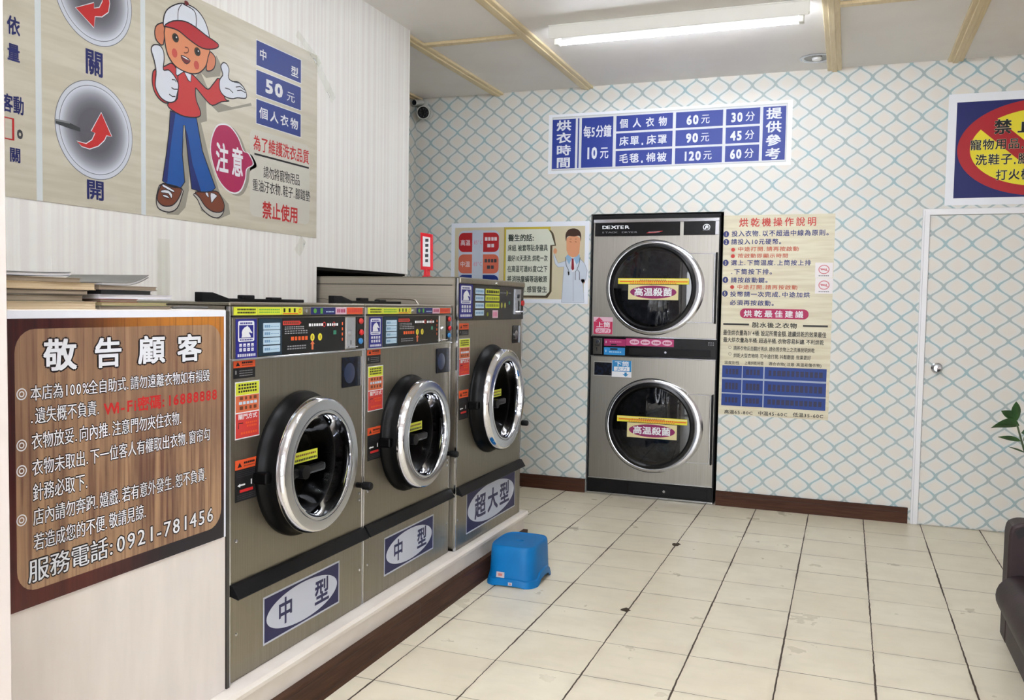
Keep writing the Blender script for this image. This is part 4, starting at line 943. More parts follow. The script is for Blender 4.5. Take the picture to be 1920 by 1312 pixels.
def notice():
    f0 = Face('side', -1.6195)
    a, c = f0.uv(22, 800), f0.uv(423, 800); vt, vb = 1.288, f0.uv(421, 1010)[1]
    u0, u1 = 1.20, c[0]; vb = .650
    f = Face('side', -1.6195, (u0, vb)); W, H = u1-u0, vt-vb
    b = MB(); b.box(0, W, -.0006, .0006, 0, H, mat('notice paper', (222, 226, 236), .35)); po = b.build('notice_poster', None, f.loc(), f.rot(), 'wood-patterned brown notice with white writing on the counter front beside the washers', 'poster')
    OUT, INN = mk_grain_print('notice dark wood', False), mk_grain_print('notice pale wood', True)
    Z = lambda x, y: (x/1.875, 480+y/1.8743)
    def P(d=.0012): return Print(f, Z, d)
    p = P(); l = p.p(50, 600)[0]-.01; r = p.p(786, 600)[0]; t_, b_ = p.p(790, 212)[1], p.p(790, 985)[1]
    p.rect(l-.02, b_, r, t_, OUT, 0); p.rrect(p.p(52, 600)[0], b_+.035, p.p(776, 600)[0], t_-.022, .05, INN, 1)
    p.build('wood_print', po, label='printed wood grain with a paler rounded panel')
    p = P(.0018); SHD = ink('type outline', (30, 22, 26)); TW = ink('type white', (232, 236, 244))
    for ch, x0, y0, x1, y1 in (('敬', 150, 405, 268, 288), ('告', 328, 392, 428, 284), ('顧', 482, 380, 580, 278), ('客', 620, 372, 708, 273)):
        p.tx(ch, (x0, y0), (x1, y1), TW, 0, bold=.03, out=(SHD, .11))
    def ln(t, x0, yb0, yt0, x1, yb1, yt1, mt_=TW, o=True, bold=.014):
        A, B = p.p(x0, yb0), p.p(x1, yb1); C_, D_ = p.p(x0, yt0), p.p(x1, yt1)
        p.text(t, (A[0], (A[1]+B[1])/2, B[0], (C_[1]+D_[1])/2), mt_, 0, bold=bold, out=(SHD, .085) if o else None)
    ln('本店為100%全自助式.請勿遠離衣物如有損毀', 104, 508, 452, 736, 440, 398)
    ln('.遺失概不負責.', 104, 590, 532, 352, 560, 506)
    ln('Wi-Fi密碼:16888888', 362, 560, 508, 764, 508, 462, IR, False, .03)
    ln('衣物放妥.向內推.注意門勿夾住衣物.', 108, 682, 622, 640, 590, 542)
    ln('衣物未取出.下一位客人有權取出衣物.窗帘勾', 110, 772, 712, 738, 648, 602)
    ln('針務必取下.', 112, 858, 796, 312, 822, 762)
    ln('店內請勿奔跑.嬉戲.若有意外發生.恕不負責.', 114, 946, 886, 728, 788, 740)
    ln('若造成您的不便.敬請見諒.', 116, 1034, 974, 516, 922, 868)
    ln('服務電話:0921-781456', 96, 1158, 1066, 752, 930, 872)
    for yy in (485, 665, 755, 928):
        e = p.p(74, yy); p.ring(e[0], e[1], .010, .0125, TW, 0); p.ring(e[0], e[1], .004, .0065, TW, 0)
    p.build('lettering', po, label='white Chinese lettering with one red line')
notice()

def price_sign():
    Z = lambda a, b: (1000+a*.26042, 170+b*.26042); c = DB-.0012
    f = Face('back', c); A, B = f.uv(1029, 323), f.uv(1482, 193)
    A = (-2.012, 2.240); B = (-.372, 2.652)
    f = Face('back', c, A); W, H = B[0]-A[0], B[1]-A[1]
    b = MB(); b.box(0, W, -.0008, .0008, 0, H, mat('sign board', (226, 229, 234), .35)); po = b.build('price_sign', None, f.loc(), 0, 'blue and white drying price table high on the back wall under the tube lamp', 'sign')
    p = Print(f, Z, .0012); SB = ink('sign blue', (46, 66, 156)); TW = ink('type white', (232, 236, 244))
    vb, vt = .034, H-.036
    p.rect(.026, .02, W-.03, H-.018, ink('sign grey edge', (206, 208, 208)), -.5); p.rect(.034, .028, W-.036, H-.026, ink('sign face', (226, 229, 234)), 0)
    xs = lambda x: p.p(x, 330)[0]
    cols = [(138, 304), (320, 330), (348, 574)]
    for a, b_ in cols: p.rect(xs(a), vb, xs(b_), vt, SB, 1)
    rh = (vt-vb-2*.014)/3
    rows = [(vt-(k+1)*rh-k*.014, vt-k*rh-k*.014) for k in range(3)]
    for a, b_ in ((596, 1002), (1024, 1362), (1384, 1628)):
        for v0, v1 in rows: p.rect(xs(a), v0, xs(b_), v1, SB, 1)
    p.rect(xs(1650), vb, xs(1815), vt, SB, 1)
    def vert(t, a, b_):
        h = (vt-vb)/4
        for k, ch in enumerate(t): p.text(ch, (xs(a), vt-(k+.92)*h, xs(b_), vt-(k+.08)*h), TW, 2, bold=.03)
    vert('烘衣時間', 166, 274); vert('提供參考', 1672, 1786)
    hm = vt-vb
    p.text('每5分鐘', (xs(360), vb+.60*hm, xs(562), vb+.84*hm), TW, 2, bold=.025); p.text('10', (xs(376), vb+.18*hm, xs(468), vb+.40*hm), TW, 2, bold=.045); p.text('元', (xs(482), vb+.17*hm, xs(545), vb+.41*hm), TW, 2, bold=.02)
    T = (('個人衣物', '60', '30'), ('床單.床罩', '90', '45'), ('毛毯.棉被', '120', '60'))
    for (v0, v1), (a, b_, c_) in zip(rows, T):
        h = v1-v0; q0, q1 = v0+.2*h, v1-.2*h
        if a[2] == '.' or '.' in a:
            p.text(a[:2], (xs(616), q0, xs(768), q1), TW, 2, bold=.025, fill=.9); p.text('.', (xs(776), q0, xs(806), q1), TW, 2, bold=.04); p.text(a[3:], (xs(812), q0, xs(968), q1), TW, 2, bold=.025, fill=.9)
        else:
            for k, ch in enumerate(a): p.text(ch, (xs(620+93*k), q0, xs(682+93*k), q1), TW, 2, bold=.025)
        p.text(b_, (xs(1098 if len(b_) < 3 else 1078), q0, xs(1192 if len(b_) < 3 else 1216), q1-.05*h), TW, 2, bold=.045); p.text('元', (xs(1204 if len(b_) < 3 else 1226), q0, xs(1268 if len(b_) < 3 else 1290), q1), TW, 2, bold=.015)
        p.text(c_, (xs(1418), q0, xs(1508), q1-.05*h), TW, 2, bold=.045); p.text('分', (xs(1522), q0, xs(1592), q1), TW, 2, bold=.015)
    p.build('price_table', po, label='blue table with white Chinese characters and prices')
price_sign()

def stop_sign():
    Z = lambda a, b: (1680+a*.22857, 150+b*.22857); c = DB-.0012; A = (.5255, 1.960)
    f = Face('back', c, A); W, H = .985, .662
    b = MB(); b.box(0, W, -.0008, .0008, 0, H, mat('sign board', (226, 229, 234), .35)); po = b.build('prohibition_sign', None, f.loc(), 0, 'blue sign above the door with a red ring around a yellow disc', 'sign')
    p = Print(f, Z, .0012); e = .046; RD, YL = ink('sign red', (178, 32, 42)), ink('sign yellow', (240, 224, 50))
    p.rect(e, e-.004, W-e, H-.050, ink('deep blue', (28, 36, 104)), 0)
    cu, cv = W/2+.006, H/2-.002; ru, rv = (W/2-e-.004), H/2-.050
    p.ell(cu, cv, ru, rv, RD, 1, 72); k = .81
    cu0, cv0 = p.p(605, 590); iu = cu-cu0; iv = rv*.80
    p.ell(cu, cv, iu, iv, YL, 2, 72)
    p.pp([(672, 388), (775, 272), (1400, 770), (1300, 890)], RD, 3)
    TK = IK; o = ink('pale outline', (232, 226, 190))
    def put(t, x0, yb, x1, yt, bold=.02, ou=.05): p.tx(t, (x0, yb), (x1, yt), TK, 4, bold=bold, out=(o, ou))
    put('禁', 800, 445, 955, 318, .03); 
    u0 = p.p(990, 440)[0]; v0, v1 = p.p(995, 437)[1], p.p(995, 318)[1]; hh = v1-v0; p.text('止', (u0, v0, u0+.14, v1), TK, 4, bold=.03, out=(o, .05))
    vA = lambda x, yb, yt: (p.p(x, yb)[1], p.p(x, yt)[1])
    def run(t, x0, step_, yb, yt, n0):
        u = p.p(x0, yb)[0]; a_, b_ = vA(x0, yb, yt); s = p.p(x0+step_, yb)[0]-u
        for ch in t:
            wd = s if wide(ch) else s*.35
            p.text(ch, (u, a_, u+wd*(.94 if wide(ch) else 1), b_), TK, 4, bold=.02, out=(o, .045)); u += wd
    run('寵物用品.尿布', 604, 103, 578, 492, 0); run('洗鞋子.腳踏墊', 648, 103, 700, 612, 0); run('打火機', 814, 103, 822, 735, 0)
    p.build('sign_print', po, label='red ring over a yellow disc with black characters')
stop_sign()

def doctor_poster():
    Z = lambda a, b: (840+a*.16766, 380+b*.16766); c = DB-.0012; A = (-2.755, 1.328)
    f = Face('back', c, A); W, H = -1.700+2.755, 1.906-1.328
    b = MB(); b.box(0, W, -.0008, .0008, 0, H, mat('poster border', (222, 227, 236), .4)); po = b.build('doctor_poster', None, f.loc(), 0, 'poster left of the dryer with a printed doctor in a white coat and a note', 'poster')
    p = Print(f, Z, .0012); BG = ink('tan sheet', (216, 206, 176))
    p.rect(.030, .030, W-.030, H-.034, BG, 0)
    xs = lambda x, y=600: p.p(x, y)[0]; vs = lambda x, y: p.p(x, y)[1]
    p.rrect(xs(118), .06, xs(572), H-.056, .04, ink('stripe pale', (198, 208, 226)), 1); p.rect(xs(268), .05, xs(392), H-.052, ink('stripe', (196, 206, 222)), 1.5)
    RR = ((vs(120, 552), vs(120, 338), (186, 36, 42), '高温', '85'), (vs(120, 790), vs(120, 578), (218, 112, 86), '中温', '65'), (vs(120, 1020), vs(120, 806), (30, 54, 134), '低温', '45'))
    for v0, v1, cc, w_, n_ in RR:
        m_ = ink('pill %d' % cc[0], cc); h = v1-v0
        for s_, (a, b_) in ((0, (120, 270)), (1, (392, 568))):
            u0, u1 = xs(a), xs(b_); rr = .038; pts = []
            if s_ == 0: cs = ((u0+rr, v1-rr, 90, 180), (u0+rr, v0+rr, 180, 270)); ext = [(u1, v0), (u1, v1)]
            else: cs = ((u1-rr, v0+rr, 270, 360), (u1-rr, v1-rr, 0, 90)); ext = [(u0, v1), (u0, v0)]
            for cx, cy, a0, a1 in cs:
                for k in range(7): t = math.radians(a0+(a1-a0)*k/6); pts.append((cx+rr*math.cos(t), cy+rr*math.sin(t)))
            p.poly(pts+ext, m_, 2)
        p.text(w_, (xs(138), v0+.34*h, xs(250), v0+.64*h), ink('pill text', (232, 220, 226)), 3, bold=.02)
        p.text(n_+'°C', (xs(288), v0+.40*h, xs(376), v0+.60*h), IPK, 3, bold=.01)
        p.bars(xs(408), v0+.58*h, xs(548), v0+.76*h, 4, ink('pill text', (232, 220, 226)) if cc[0] != 218 else IDG, 3, .25); p.bars(xs(436), v0+.24*h, xs(520), v0+.42*h, 2, ink('pill text', (232, 220, 226)) if cc[0] != 218 else IDG, 3, .25)
    # note
    nl, nr = xs(648), xs(1142); nt, nb = vs(640, 300), vs(1142, 1040)
    def note(g_, mt_, l): p.poly([(nl-g_, nb+.03), (nl+.02-g_, nb-g_), (nr-.03+g_, nb-g_), (nr+g_, nb+.03), (nr+g_, vs(1142, 475)-g_*.3), (xs(1192)+g_*.6, vs(1192, 470)-g_*.4), (xs(1165)+g_, vs(1165, 390)), (nr+.005+g_, nt-.03), (nr-.02, nt+g_), (nl-g_, nt+g_)], mt_, l)
    p.v and None
    note(.016, ink('note brown', (84, 72, 52)), 2); p.poly([(nl-.014, nb+.03), (nl-.014, nt+.016), (nr, nt+.016), (nr, nt-.01), (nl, nt-.02), (nl, nb)], ink('note gold', (204, 184, 70)), 3)
    note(0, ink('note cream', (226, 230, 214)), 4)
    TG = ink('note ink', (48, 60, 52))
    def ln(t, x0, x1, yb, yt, bold=.01):
        bold += .014; v0 = (vs(x0, yb)+vs(x1, yb))/2; v1 = (vs(x0, yt)+vs(x1, yt))/2; p.text(t, (xs(x0), v0, xs(x1), v1), TG, 5, bold=bold)
    ln('醫生的話:', 670, 968, 432, 352, .02)
    ln('床組.被套等貼身寢具', 668, 1116, 540, 468); ln('最好10天清洗.烘乾一次', 668, 1116, 655, 585); ln('在高温可達85度C之下', 668, 1116, 775, 702); ln('將消除塵蟎等過敏原', 668, 1116, 888, 815); ln('避免氣喘.感冒發生', 640, 1116, 1002, 932)
    p.build('poster_print', po, label='tan print with coloured pills and a cream note')
    Z2 = lambda a, b: (1000+a*.13716, 400+b*.13716)
    p = Print(f, Z2, .0024); CW = ink('coat white', (212, 222, 236)); FS = ink('face', (226, 160, 120)); HB = ink('hair brown', (70, 44, 34)); CLR = ink('collar blue', (150, 190, 224))
    p.pp([(430, 655), (340, 680), (300, 590), (285, 545), (275, 580), (300, 690), (340, 735), (420, 730), (410, 850), (385, 1215), (695, 1215), (680, 960), (720, 900), (738, 780), (700, 680), (640, 620), (500, 600)], CW, 0, 0, (ink('coat line', (150, 160, 176)), .003, .3))
    p.pp([(280, 545), (278, 500), (300, 475), (325, 500), (318, 545)], FS, 0, 2); p.pp([(650, 905), (700, 900), (705, 950), (670, 955)], FS, 0, 2)
    p.pp([(470, 560), (530, 610), (490, 700), (440, 600)], CLR, 1); p.pp([(550, 610), (630, 555), (645, 640), (590, 700)], CLR, 1); p.pp([(490, 600), (545, 590), (600, 600), (560, 800), (530, 800)], IW_, .7)
    p.pp([(455, 340), (455, 500), (480, 570), (540, 605), (600, 585), (630, 540), (645, 340), (550, 280)], FS, 2, 0)
    p.pp([(448, 385), (442, 290), (480, 225), (560, 205), (630, 235), (655, 300), (650, 390), (635, 310), (560, 315), (490, 310), (460, 330)], HB, 3, 3)
    p.pp([(527, 615), (552, 615), (560, 760), (540, 780), (520, 755)], ink('tie red', (150, 34, 50)), 3)
    p.pline([(440, 600), (450, 700), (480, 770), (482, 800)], .004, IDG, 3, 3); p.pp([(470, 795), (495, 795), (495, 840), (478, 850)], IK, 3)
    p.pline([(640, 600), (625, 700), (600, 760)], .004, IDG, 3, 3); p.pline([(575, 910), (575, 800), (600, 765), (630, 800), (632, 910)], .004, IDG, 3)
    p.pline([(545, 790), (545, 1200)], .003, ink('coat line', (150, 160, 176)), 2)
    for a in (500, 570): p.pline([(a, 352), (a+25, 350)], .003, IBR, 4); p.pline([(a, 385), (a+25, 392)], .003, IBR, 4)
    p.build('printed_doctor', po, label='printed doctor with brown hair, white coat and red tie')
doctor_poster()

def instruction_poster():
    Z = lambda a, b: (1340+a*.16771, 380+b*.16771); Z5 = lambda a, b: (1340+a*.17531, 570+b*.17531); c = DB-.0012
    A = (-.782, .612); f = Face('back', c, A); W, H = .690, 1.925-.612
    BG = mat('tan instruction sheet', (208, 200, 172), .42); g = N(BG); g.base(g.mix(g.step(g.noise(g.coords(scale=(1, 1, 12)), 3, 3), .35, .65), lin((212, 206, 180)), lin((200, 190, 162))))
    b = MB(); b.box(0, W, -.0008, .0008, 0, H, BG); po = b.build('instruction_poster', None, f.loc(), 0, 'tall tan instruction sheet with red heading beside the dryer', 'poster')
    p = Print(f, Z, .0012); B_ = ink('text blue', (48, 56, 120)); R_ = ink('text red', (206, 62, 52)); O_ = ink('text rust', (200, 96, 70)); K_ = ink('text dark', (56, 54, 50))
    def ln(t, x0, x1, yb, yt, mt_, bold=.01, fill=.92):
        bold += .014
        a, b_ = p.p(x0, yb), p.p(x1, yb); a2, b2 = p.p(x0, yt), p.p(x1, yt)
        vm0, vm1 = a[1], a2[1]; p.text(t, (a[0], vm0, b_[0], vm1), mt_, 1, bold=bold, fill=fill)
    def spaced(t, x0, x1, yb, yt, mt_, bold=.02):
        n = len(t); st_ = (x1-x0)/n
        a = p.p(x0, yb); a2 = p.p(x0, yt)
        for k, ch in enumerate(t):
            u0, u1 = p.p(x0+st_*(k+.08), yb)[0], p.p(x0+st_*(k+.90), yb)[0]; p.text(ch, (u0, a[1], u1, a2[1]), mt_, 2, bold=bold)
    spaced('烘乾機操作說明', 262, 1150, 270, 172, R_)
    def num(n_, x, y): e = p.p(x, y); p.ell(e[0], e[1], .0185, .0205, B_, 1, 24); p.text(n_, (e[0]-.007, e[1]-.012, e[0]+.007, e[1]+.012), IMU, 2, bold=.02)
    ln('投入衣物.以不超過中線為原則。', 185, 1325, 378, 312, B_); num('1', 130, 352)
    ln('請投入10元硬幣。', 180, 790, 468, 405, B_); num('2', 130, 440)
    ln('中途打開.請再按啟動', 255, 945, 543, 492, O_); ln('按啟動即顯示時間', 255, 825, 617, 568, O_)
    for x, y in ((207, 525), (204, 597), (196, 942)): e = p.p(x, y); p.ell(e[0], e[1], .013, .013, R_, 1, 20)
    ln('選上.下筒温度.上筒按上排', 178, 1080, 700, 640, B_); num('3', 124, 672)
    ln('.下筒按下排。', 178, 690, 800, 738, B_)
    ln('請按啟動鍵。', 175, 640, 893, 833, B_); num('4', 120, 862)
    ln('中途打開.請再按啟動', 245, 930, 965, 915, O_)
    ln('投幣請一次完成.中途加烘', 168, 1070, 1048, 990, B_); num('5', 115, 1015)
    ln('必須再按啟動。', 165, 710, 1145, 1085, B_)
    p.z = Z5
    a, c_ = p.p(268, 150), p.p(1008, 42); v0, v1 = p.p(268, 150)[1], p.p(268, 45)[1]; p.rrect(a[0], v0, c_[0], v1, (v1-v0)*.49, ink('pill magenta', (186, 40, 92)), 1)
    spaced('烘乾最佳建議', 300, 960, 135, 62, IW_)
    v = p.p(90, 212)[1]
    ln('脫水後之衣物', 395, 885, 250, 192, K_, .015)
    for x0, x1 in ((92, 368), (945, 1212)): a, b_ = p.p(x0, 212), p.p(x1, 224); p.rect(a[0], v-.006, b_[0], v+.006, K_, 1)
    ln('最佳烘衣量為3/4桶:設足所需金額.連續烘乾的效果最佳', 90, 1195, 330, 272, K_, .01, 1); ln('最大烘衣量為半桶:超過半桶.衣物容易糾纏.不利烘乾', 90, 1170, 405, 352, K_, .01, 1)
    ln('請將衣物反面翻好再烘.請依照衣物上之洗滌說明烘乾', 200, 1070, 492, 444, K_, .005, 1); ln('烘乾大型衣物時.可中途打開.抖鬆翻面.效果更好', 200, 1030, 570, 522, K_, .005, 1)
    for y in (462, 532): e = p.p(163, y); p.ring(e[0], e[1], .008, .010, K_, 1, 20)
    ln('温度別性', 102, 266, 640, 604, K_, .005, 1); ln('上桶烘乾時間', 318, 522, 646, 608, K_, .005, 1); ln('適合衣物(注意:高温易傷衣物)', 576, 1155, 655, 618, K_, .005, 1)
    TB = ink('table blue', (28, 62, 142)); TL = ink('table line', (168, 180, 206)); TD = ink('table type', (46, 48, 84))
    ys = [p.p(78, y)[1] for y in (652, 780, 800, 940, 955, 1080)]; xs = [p.p(x, 800)[0] for x in (78, 288, 298, 518, 532, 1195)]
    p.rect(xs[0], ys[5], xs[5], ys[0], TL, 1)
    for r in range(3):
        for q in range(3):
            p.rect(xs[2*q], ys[2*r+1], xs[2*q+1], ys[2*r], TB, 2); p.bars(xs[2*q]+.02, ys[2*r+1]+.022, xs[2*q+1]-.02, ys[2*r]-.022, (4, 4, 12)[q], TD, 3, .35, r*3+q)
    ln('高温65-80C', 100, 400, 1168, 1126, K_, .01, 1); ln('中温45-60C', 462, 770, 1186, 1142, K_, .01, 1); ln('低温35-60C', 835, 1155, 1204, 1158, K_, .01, 1)
    p.build('sheet_print', po, label='blue, red and black Chinese instructions with a blue table')
    for k, (y0, y1, lb) in enumerate(((670, 838, 'small white card with a pink round no-entry mark, upper of two on the tan sheet'), (842, 1015, 'small white card with a pink round no-entry mark, lower of two on the tan sheet'))):
        f2 = Face('back', DB-.0026-.0006); q = Print(f2, Z, 0); u0, v0 = q.p(1120, y1); u1, v1 = q.p(1325, y0)
        v1 = q.p(1120, y0)[1]; f2 = Face('back', DB-.0032, (u0, v0)); W2, H2 = u1-u0, v1-v0
        b = MB(); b.box(0, W2, -.0006, .0008, 0, H2, mat('card white', (222, 216, 216), .4)); ca = b.build('warning_card', None, f2.loc(), 0, lb, 'card')
        q = Print(d=.0008); PKC = ink('card pink', (214, 120, 130)); q.ring(W2*.5, H2*.55, .024, .029, PKC, 1, e=1.15); q.bars(W2*.32, H2*.5, W2*.68, H2*.62, 3, PKC, 1, .4)
        q.stroke([(W2*.28, H2*.62), (W2*.72, H2*.45)], .005, PKC, 2); q.bars(W2*.2, H2*.10, W2*.8, H2*.17, 6, IG, 1, .3); q.build('card_print', ca)
instruction_poster()

# clear tape at the banner's corner and on the wall
def tape(pix, label, wd, X=XL):
    f = Face('side', X+.004); pts = [f.uv(*q) for q in pix]; R = random.Random(len(pix)); vs = []; fs = []
    pts = spline(pts, 4, False)
    for i, p in enumerate(pts):
        a, b = pts[max(i-1, 0)], pts[min(i+1, len(pts)-1)]; dx, dy = b[0]-a[0], b[1]-a[1]; L = math.hypot(dx, dy) or 1
        for s in (-1, 0, 1): vs.append((X+.0046+R.uniform(0, .006), p[0]-dy/L*wd/2*s, p[1]+dx/L*wd/2*s))
    for i in range(len(pts)-1):
        for s in (0, 1): fs.append((3*i+s, 3*i+s+1, 3*i+4+s, 3*i+3+s))
    mb = MB(); mb.add(vs, fs, TAPE, True); mb.flat = True
    mb.build('tape_strip', None, label=label, cat='tape')
tape([(556, 62), (572, 84), (590, 108), (598, 122)], 'crumpled clear tape running up to the top corner of the beige banner', .035)
tape([(592, 108), (602, 140), (616, 170), (624, 188)], 'crumpled clear tape hanging down past the right corner of the banner', .05)
tape([(568, 448), (562, 462), (556, 474)], 'short clear tape below the bottom right corner of the banner', .05)
tape([(306, 448), (306, 500), (305, 568)], 'long pale vertical tape strip on the ribbed wall behind the magazines', .06)
# ------------------------------------------------------------------ counter, magazines
t = thing('counter', 'pale counter box standing left of the washing machines', 'counter', (-1.622, 1.150, 0))
MB().box(-.65, 0, 0, .855, .205, 1.272, COUNT, .002, 1).build('counter_body', t)
MB().box(-.66, .002, -.0, .857, 1.272, 1.290, mat('counter top', (214, 210, 204), .4), .003, 1).build('counter_top', t)
MB().box(-.64, .0015, .8585, .870, .206, 1.285, mat('counter edge strip', (60, 56, 52), .5)).build('edge_strip', t)
CT = 1.290
def page_mat(name, c1, c2):
    mt = mat(name, c1, .7); g = N(mt); g.base(g.mix(g.step(g.noise(g.coords(scale=(2, 2, 400)), 1, 2), .4, .6), lin(c1), lin(c2))); return mt
PG1, PG2, PG3 = page_mat('newsprint pages', (196, 178, 148), (176, 156, 126)), page_mat('grey pages', (150, 136, 118), (128, 116, 100)), page_mat('white pages', (214, 212, 214), (196, 196, 202))
def magazine(x, y, z, L, Wd, h, rot, pages, cover, label, group, curl=0.0):
    """L along the wall, Wd across; spine on one long side"""
    t = thing('magazine', label, 'magazine', (x, y, z), math.radians(rot), group)
    def sheet(z0, z1, mt, name, inset=0.0, lab=None):
        mb = MB(); n = 10; vs = []; fs = []
        for i in range(n+1):
            s = i/n; yy = -L/2+inset+(L-2*inset)*s; lift = curl*max(0, s-.45)**2*3
            for xx in (-Wd/2+inset, Wd/2-inset):
                for zz in (z0, z1): vs.append((xx, yy, zz+lift))
        for i in range(n):
            a = 4*i; b = a+4; fs += [(a, a+1, b+1, b), (a+3, a+2, b+2, b+3), (a+1, a+3, b+3, b+1), (a+2, a, b, b+2)]
        fs += [(0, 2, 3, 1), (4*n, 4*n+1, 4*n+3, 4*n+2)]
        mb.add(vs, fs, mt); mb.build(name, t, label=lab)
    sheet(.0012, h-.0012, pages, 'pages', .002); sheet(0, .0012, cover, 'back_cover'); sheet(h-.0012, h, cover, 'front_cover')
    return t
cv = lambda n, c: mat('cover '+n, c, .35)
z = CT
A = [(.018, PG1, cv('cream', (206, 190, 160)), 'thick magazine with cream page edges at the bottom of the left pile', 0, .34),
     (.014, PG2, cv('olive', (96, 90, 70)), 'olive-covered magazine lying second from the bottom of the left pile', 2, .31),
     (.011, PG2, cv('dark brown', (70, 58, 50)), 'dark brown magazine in the middle of the left pile', -2, .30),
     (.016, PG1, cv('tan', (190, 168, 132)), 'tan magazine with yellowed edges, above the dark brown one in the left pile', 1, .33),
     (.010, PG2, cv('taupe', (150, 132, 110)), 'taupe magazine just under the top one of the left pile', -3, .28),
     (.009, PG3, cv('slate', (76, 80, 84)), 'slate grey magazine on top of the left pile', 3, .24)]
ENDS = (1.572, 1.535, 1.548, 1.570, 1.527, 1.500)
for (h, pg, c, lb, rt, L), e in zip(A, ENDS):
    magazine(-1.745, e-L/2, z, L, .21, h, rt*.5, pg, c, lb, 'magazines in the left pile', .004 if h < .01 else 0); z += h+.0006
z = CT
B = [(.009, PG2, cv('grey brown', (126, 116, 100)), 'grey-brown magazine at the bottom of the right pile', .26, 1.795, 0, -1),
     (.007, PG1, cv('lime', (170, 170, 110)), 'greenish thin magazine second from the bottom of the right pile', .27, 1.800, 0, 1.5),
     (.008, PG2, cv('maroon', (126, 40, 44)), 'maroon magazine in the lower half of the right pile', .25, 1.765, 0, 0),
     (.010, PG3, cv('pale lilac', (204, 200, 212)), 'white magazine sticking out rightmost in the right pile', .26, 1.805, 0, -2),
     (.010, cv('black edge', (30, 30, 34)), cv('ink black', (34, 34, 40)), 'black-covered magazine above the white one in the right pile', .20, 1.745, 0, 1),
     (.010, PG2, cv('mauve', (136, 120, 108)), 'mauve brown magazine second from the top of the right pile', .25, 1.765, 0, -1.5),
     (.007, PG3, cv('steel grey', (112, 112, 108)), 'grey magazine curling up on top of the right pile', .22, 1.745, .006, 2)]
BE = (1.815, 1.800, 1.700, 1.818, 1.745, 1.765, 1.735)
for (h, pg, c, lb, L, ye, cu, rt), e in zip(B, BE):
    L = e-1.583; magazine(-1.765, e-L/2, z, L, .25, h, rt*.6, pg, c, lb, 'magazines in the right pile', cu*4); z += h+.0006
MB().tube(spline([(-1.78, 1.90), (-1.76, 1.95), (-1.79, 2.0)], 5, False) and [(-1.70, 1.885, CT+.004), (-1.69, 1.92, CT+.006), (-1.70, 1.95, CT+.005), (-1.68, 2.0, CT+.004)], .004, mat('grey cable', (84, 82, 80), .5)).build('cable', label='grey cable lying on the counter beside the first washer', cat='cable')

# red acrylic sign on the big washer
t = thing('sign_holder', 'small red upright sign with white paper on top of the largest washer', 'sign', (-1.868, 3.75, 1.435), math.radians(-4))
RA = mat('red acrylic', (206, 30, 44), .2); RP = mat('sign paper', (228, 226, 228), .5)
MB().prism([(-.020, 0), (.026, 0), (.022, .008), (.010, .012), (.009, .042), (-.006, .042), (-.008, .012), (-.017, .008)], 'y', -.016, .016, RA, .001).build('foot', t)
mb = MB(); mb.prism([(-.033, .040), (.033, .036), (.030, .205), (-.036, .216)], 'y', -.004, .004, RA, .0015); mb.build('red_frame', t)
p = Print(d=.0046); p.poly([(-.020, .056), (.021, .053), (.019, .190), (-.022, .198)], RP, 0)
for k in range(5): p.bars(-.010, .075+.024*k, .012, .089+.024*k, 1, IDG, 1, .3, k)
p.build('paper', t)

